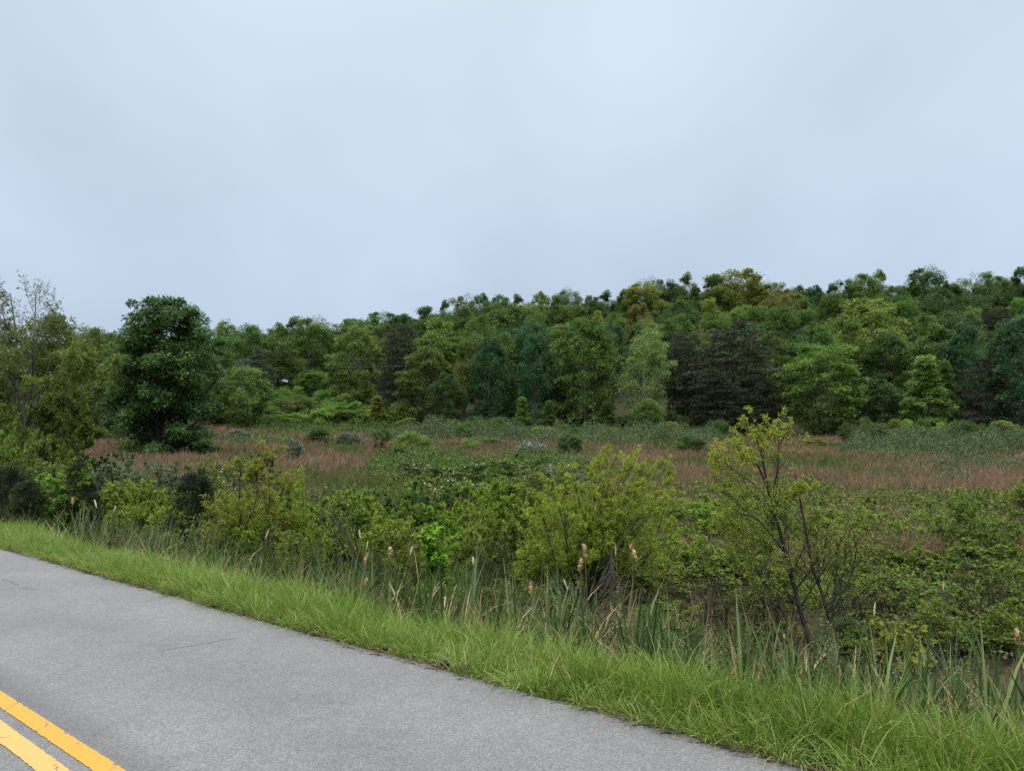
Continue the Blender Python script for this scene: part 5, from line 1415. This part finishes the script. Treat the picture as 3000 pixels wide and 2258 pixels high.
for lev, cnt in ((1, 3500), (2, 10000), (3, 24000)):
    A, T, br = along(rng, lv[lev][0], cnt, 0.1)
    keep = rng.random(len(A)) < np.interp(A[:, 2], [0.5, 1.2, 1.9, 2.5], [0.25, 0.6, 0.62, 0.6]) * np.interp(A[:, 0], [-0.5, 0.0, 0.35], [1, 0.8, 0.25])
    A, T = A[keep], T[keep]
    o = T * 0.7 + rng.normal(size=A.shape) * 0.6
    leaf_geo(g, A, o, 0.038 * rng.uniform(0.5, 1.35, len(A)), 0.0095, rng, up=0.3, tint=np.clip(0.35 + 0.12 * A[:, 2] + rng.normal(size=len(A)) * 0.2, 0, 1))
plant('willow_sapling', tuple(o3), {'trunk': t.mesh('trunk', BARK_DARK, True), 'foliage': g.mesh('foliage', LEAF)}, (0.255, 0.305, 0.038), 'tall leaning willow sapling with dark stems and a yellow-green top, right of the big willow', 'sapling')

# slim willow of the left
rng = np.random.default_rng(703)
Yw2 = 13.2
paths = [
 [(712, 1730), (714, 1640), (712, 1560), (702, 1480), (700, 1400), (712, 1340)],
 [(716, 1730), (760, 1650), (780, 1560), (790, 1480), (790, 1400), (795, 1330), (800, 1310)],
 [(708, 1730), (672, 1650), (664, 1580), (640, 1520), (625, 1470)],
 [(714, 1640), (800, 1560), (840, 1500), (850, 1440)],
 [(712, 1560), (750, 1480), (755, 1400), (745, 1350)],
 [(716, 1730), (735, 1600), (830, 1460), (835, 1390)],
 [(704, 1730), (690, 1600), (660, 1500), (655, 1440)],
]
P = np.stack([px_path(q, Yw2, rng, 10, 0.0 if i == 0 else 0.14) for i, q in enumerate(paths)])
bx = at(712, 1730, Yw2)[0]; o3 = np.array([bx, Yw2, gz1(bx, Yw2)]); P -= o3
for i in (0, 1, 2, 5, 6): P[i, 0, 2] = -0.05
rad = np.stack([r_ * np.linspace(1, 0.22, 10) for r_ in (0.028, 0.018, 0.018, 0.012, 0.012, 0.012, 0.012)])
plant('willow_shrub', tuple(o3), finish_scrub(rng, P, rad, WL, 11000, 0.062, 0.22, BARK_DARK, -0.05, 0.3, 2, 0.05, 0.22), (0.21, 0.24, 0.032), 'slim golden-green willow with thin dark trunks right of the leaning cedar', 'shrub')
# low willow tuft in front of the big willow's left foot
x, y, z = near_base(1555, 10.3)
pr = scrub(704, 12, at(1555, 1690, y)[2] - z, 0.5, [dict(k=9, f0=0.15, ratio=0.5, ang=38, seg=4, wob=0.15, trop=0.05, rmin=0.003), dict(k=5, f0=0.1, ratio=0.5, ang=40, seg=3, wob=0.15, trop=0.02, rmin=0.002)], 6500, 0.062, 0.22, r0=0.01, up=0.3)
plant('willow_shrub', (x, y, z), pr, (0.13, 0.16, 0.022), 'low bushy willow tuft at the left foot of the big golden willow', 'shrub')
x, y, z = near_base(2020, 9.4)
pr = scrub(705, 12, at(2020, 1790, y)[2] - z, 0.6, [dict(k=9, f0=0.15, ratio=0.5, ang=38, seg=4, wob=0.15, trop=0.05, rmin=0.003), dict(k=5, f0=0.1, ratio=0.5, ang=40, seg=3, wob=0.15, trop=0.02, rmin=0.002)], 6500, 0.058, 0.25, r0=0.01, up=0.3)
plant('willow_shrub', (x, y, z), pr, (0.10, 0.125, 0.022), 'low dark olive willow tuft in front of the brown bramble hollow', 'shrub')

# ---- dead shrubs, branches and a stump
def dead_thing(name, paths, Y, r0, label, cat, lv, seed, mat=BARK_DARK, wob=0.1, basez=None):
    rng = np.random.default_rng(seed)
    P = np.stack([px_path(q, Y, rng, 10, wob) for q in paths])
    o3 = np.array([P[0, 0, 0], Y, gz1(P[0, 0, 0], Y)]); P -= o3
    rad = np.stack([r0 * rng.uniform(0.7, 1.1) * np.linspace(1, 0.25, 10) for _ in paths])
    t = Geo()
    for i, (p_, r_) in enumerate(grow(rng, P, rad, lv)): tube_geo(t, p_, r_, 5 if i == 0 else 3)
    o = link_mesh(name, t.mesh(name, mat, True)); o.location = o3
    o['label'] = label; o['category'] = cat
DL = [dict(k=7, f0=0.3, ratio=0.4, ang=35, seg=4, wob=0.12, trop=0.03, rr=0.6, rmin=0.0035), dict(k=4, f0=0.2, ratio=0.45, ang=38, seg=3, wob=0.12, trop=0.0, rmin=0.0026)]
dead_thing('dead_shrub', [[(1042, 1720), (1040, 1660), (1030, 1600), (1005, 1545), (965, 1490), (915, 1452)], [(1048, 1720), (1045, 1640), (1020, 1570), (985, 1520), (955, 1500)], [(1038, 1720), (1025, 1650), (1000, 1590), (960, 1540), (925, 1520)],
  [(1046, 1720), (1052, 1640), (1040, 1560), (1010, 1490), (985, 1450)], [(1035, 1720), (990, 1640), (985, 1580), (975, 1540)]], 11.2, 0.017, 'dark dead stems arching to the left over the green thicket', 'dead shrub', DL, 801)
dead_thing('dead_shrub', [[(905, 1740), (900, 1660), (890, 1600), (880, 1560)], [(908, 1740), (920, 1650), (940, 1590)], [(900, 1740), (880, 1670), (850, 1620)]], 11.4, 0.012, 'dark bare stems left of the arching dead ones', 'dead shrub', DL, 802)
DB = [dict(k=10, f0=0.15, ratio=0.4, ang=30, seg=4, wob=0.1, trop=-0.01, rr=0.55, rmin=0.003), dict(k=4, f0=0.2, ratio=0.5, ang=35, seg=3, wob=0.12, trop=0.0, rmin=0.002)]
dead_thing('dead_branch', [[(2600, 2005), (2680, 1968), (2760, 1945), (2860, 1950), (3010, 1900)], [(2620, 2010), (2720, 1985), (2840, 1985), (2960, 1975)], [(2660, 2000), (2720, 1930), (2800, 1890), (2880, 1870)]], 8.6, 0.016, 'pile of dark fallen branches behind the cattails in the right corner', 'dead branches', DB, 803)
dead_thing('dead_shrub', [[(2905, 1930), (2902, 1850), (2905, 1760), (2890, 1660)], [(2910, 1930), (2920, 1820), (2945, 1740), (2985, 1640)], [(2900, 1930), (2870, 1820), (2850, 1720), (2870, 1640)]], 9.0, 0.014, 'thin dark bare sapling near the right edge among brambles', 'dead shrub', DL, 804)
dead_thing('dead_shrub', [[(680, 1420), (675, 1385), (665, 1350), (690, 1320)], [(682, 1425), (668, 1395), (640, 1370)], [(684, 1425), (690, 1375), (705, 1345)]], 22.0, 0.02, 'bare crooked twigs above the slim willow against the russet grass', 'dead shrub', DL, 805)
rng = np.random.default_rng(806)
x, y, z = near_base(1787, 11.0)
ht = at(1787, 1606, y)[2] - z
st = Geo()
tp = polyline([(0.03, 0, -0.05), (0.0, 0, ht * 0.4), (0.01, 0.02, ht * 0.75), (0.0, 0, ht)], 8)
tube_geo(st, tp[None], (0.03 * np.array([1.5, 1.2, 1.0, 0.9, 0.95, 1.0, 1.15, 0.8]))[None], 7)
rt = np.stack([polyline([(0, 0, ht * rng.uniform(0.8, 0.97)), (rng.normal() * 0.05, -0.04, ht * 0.7), (rng.normal() * 0.16, -0.05, ht * 0.45), (rng.normal() * 0.28, 0, ht * rng.uniform(0.1, 0.4))], 8) for _ in range(16)])
tube_geo(st, rt, np.full((16, 8), 0.006) * np.linspace(1, 0.5, 8)[None], 4)
o = link_mesh('dead_stump', st.mesh('dead_stump', BARK_DEAD, True)); o.location = (x, y, z); o['label'] = 'grey broken dead stem with hanging strands at the foot of the big willow'; o['category'] = 'dead stump'

# ---- cattail stalks with seed heads
m, n, out = mat_new("cattail_fluff")
tcn = N(n, 'ShaderNodeTexCoord')
ns = N(n, 'ShaderNodeTexNoise', {'Vector': tcn.outputs['Object'], 'Scale': 26.0, 'Detail': 3.0})
rp = N(n, 'ShaderNodeValToRGB', {0: ns.outputs[0]})
rp.color_ramp.elements[0].position = 0.36; rp.color_ramp.elements[0].color = (0.17, 0.09, 0.05, 1)
rp.color_ramp.elements[1].position = 0.56; rp.color_ramp.elements[1].color = (0.54, 0.385, 0.21, 1)
p = N(n, 'ShaderNodeBsdfPrincipled', {'Base Color': rp.outputs[0], 'Roughness': 0.9, 'Specular IOR Level': 0.1})
n.links.new(p.outputs[0], out.inputs[0])
FLUFF = m
m, n, out = mat_new("cattail_bare_head")
p = N(n, 'ShaderNodeBsdfPrincipled', {'Base Color': (0.5, 0.40, 0.28, 1), 'Roughness': 0.85})
n.links.new(p.outputs[0], out.inputs[0])
BAREHEAD = m
m, n, out = mat_new("cattail_stalk")
p = N(n, 'ShaderNodeBsdfPrincipled', {'Base Color': (0.12, 0.085, 0.05, 1), 'Roughness': 0.8})
n.links.new(p.outputs[0], out.inputs[0])
STALK = m
CT = [  # px, head centre y, head length px, head width px, depth, bursting?, label
 (1713, 1611, 32, 12, 9.6, 1, 'cattail with a ragged tan head, upper one of the close pair before the big willow'),
 (1701, 1650, 30, 12, 9.3, 1, 'cattail with a ragged tan head, lower one of the close pair before the big willow'),
 (1855, 1617, 44, 14, 9.3, 1, 'cattail with the largest spotted tan head, at the right foot of the big willow'),
 (1554, 1720, 32, 10, 9.2, 1, 'cattail with a ragged head before the low willow tuft'),
 (1657, 1712, 34, 6, 9.4, 0, 'cattail with a thin whitish bare head in the dark under the big willow'),
 (1804, 1612, 30, 4, 9.8, 0, 'slim cattail with a thin pale head beside the grey broken stem'),
 (1386, 1642, 24, 8, 10.2, 0, 'cattail with a slanting pale head left of the low willow tuft'),
 (1144, 1614, 26, 12, 10.3, 1, 'cattail with a short fat tan head left of the lime maple sapling'),
 (1205, 1613, 26, 7, 10.4, 0, 'cattail with a narrow pale head just left of the lime maple sapling'),
 (1237, 1558, 22, 6, 10.6, 0, 'cattail with a small whitish head high beside the lime maple sapling'),
 (1054, 1564, 24, 6, 10.8, 0, 'cattail with a whitish thin head highest above the dead arching stems'),
 (1075, 1598, 26, 6, 10.5, 0, 'cattail with a slanting pale head right of the dead arching stems'),
 (1071, 1633, 28, 9, 10.2, 1, 'cattail with a reddish tan head low right of the dead arching stems'),
 (1072, 1704, 22, 9, 9.6, 1, 'cattail with a short tan head down among the reeds below the arching stems'),
 (782, 1566, 26, 5, 11.4, 0, 'cattail with a thin pale head right of the slim willow'),
 (212, 1465, 20, 7, 15.2, 1, 'cattail with a small tan head in front of the bushy dark cedar'),
 (280, 1476, 24, 6, 15.0, 0, 'cattail with a dull head just right of the bushy dark cedar'),
 (336, 1492, 22, 6, 14.6, 0, 'cattail with a faint head in the russet reeds left of the leaning cedar'),
 (2562, 1784, 40, 6, 8.3, 0, 'lone tall cattail stalk with a slim cream-coloured head on the right'),
 (2980, 1862, 44, 14, 7.6, 1, 'cattail with a drooping fluffy head near the right edge of the photo'),
 (2764, 1715, 28, 4, 8.6, 0, 'thin brown cattail stalk with a worn tip left of the right-edge brambles'),
 (2296, 1868, 22, 6, 8.4, 0, 'broken short cattail with a pale tip left of the tall willow sapling'),
]
crng = np.random.default_rng(901)
for px, py, hl, hw, Y, burst, lab in CT:
    a = at(px, py, Y); g0 = gz1(a[0], Y)
    L = hl / F_PX * Y; Wd = hw / F_PX * Y * 0.85
    lean = crng.normal() * 0.05
    bx_ = a[0] - lean
    e = root('cattail', (bx_, Y, g0), lab, 'cattail', 'cattails standing in the ditch')
    top = a[2] - g0
    s = polyline([(0, 0, -0.03), (lean * 0.3, 0.01, top * 0.5), (lean, 0, top - L * 0.5), (lean * 1.04, 0, top + L * 0.62)], 12)
    t = Geo(); tube_geo(t, s[None], np.full((1, 12), 0.0045) * np.linspace(1.2, 0.7, 12)[None], 5)
    link_mesh('stem', t.mesh('stem', STALK, True), e)
    nn = 16
    u = np.linspace(0, 1, nn)
    tilt = crng.normal() * 0.18
    c = np.stack([lean + tilt * L * (u - 0.5), np.zeros(nn), top - L / 2 + L * u], 1)
    rr = Wd / 2 * np.clip(np.sin(math.pi * np.clip(u, 0.02, 0.98)) ** 0.35, 0.15, 1)
    if burst: rr = rr * (0.72 + 0.5 * crng.random(nn))
    t = Geo(); tube_geo(t, c[None], rr[None], 9)
    V = t.V[0]; V += crng.normal(size=V.shape) * Wd * (0.10 if burst else 0.03)
    if burst:
        k = crng.integers(0, nn, 130)
        o_ = crng.normal(size=(130, 3)); o_[:, 2] *= 0.4; o_ = unit(o_)
        leaf_geo(t, c[k] + o_ * rr[k][:, None] * 0.8, o_ + np.array([0, 0, -0.4]), Wd * 0.45, Wd * 0.16, crng)
    link_mesh('seed_head', t.mesh('seed_head', FLUFF if burst else BAREHEAD, True), e)

# ---- two dark clods lying on the pavement edge
m, n, out = mat_new("dark_clod")
p = N(n, 'ShaderNodeBsdfPrincipled', {'Base Color': (0.022, 0.016, 0.013, 1), 'Roughness': 0.95})
n.links.new(p.outputs[0], out.inputs[0])
for (px, py), s_, lab in (((1128, 1904), 0.024, 'small dark clod on the pavement edge below the lime maple sapling'), ((1304, 1950), 0.030, 'larger dark clod on the pavement edge below the low willow tuft')):
    b = flat_hit(px, py)
    lt = np.linspace(0.12, math.pi - 0.12, 9)
    c = np.stack([np.zeros(9), np.zeros(9), -np.cos(lt) * s_ * 0.7], 1)
    t = Geo(); tube_geo(t, c[None], (np.sin(lt) * s_)[None], 12)
    V = t.V[0]; d_ = unit(V + 1e-6); V += d_ * (crng.random((len(V), 1)) - 0.4) * s_ * 0.5
    o = link_mesh('dirt_clod', t.mesh('dirt_clod', m, False)); o.location = (b[0], b[1], s_ * 0.6); o['label'] = lab; o['category'] = 'clod'; o['group'] = 'clods at the pavement edge'
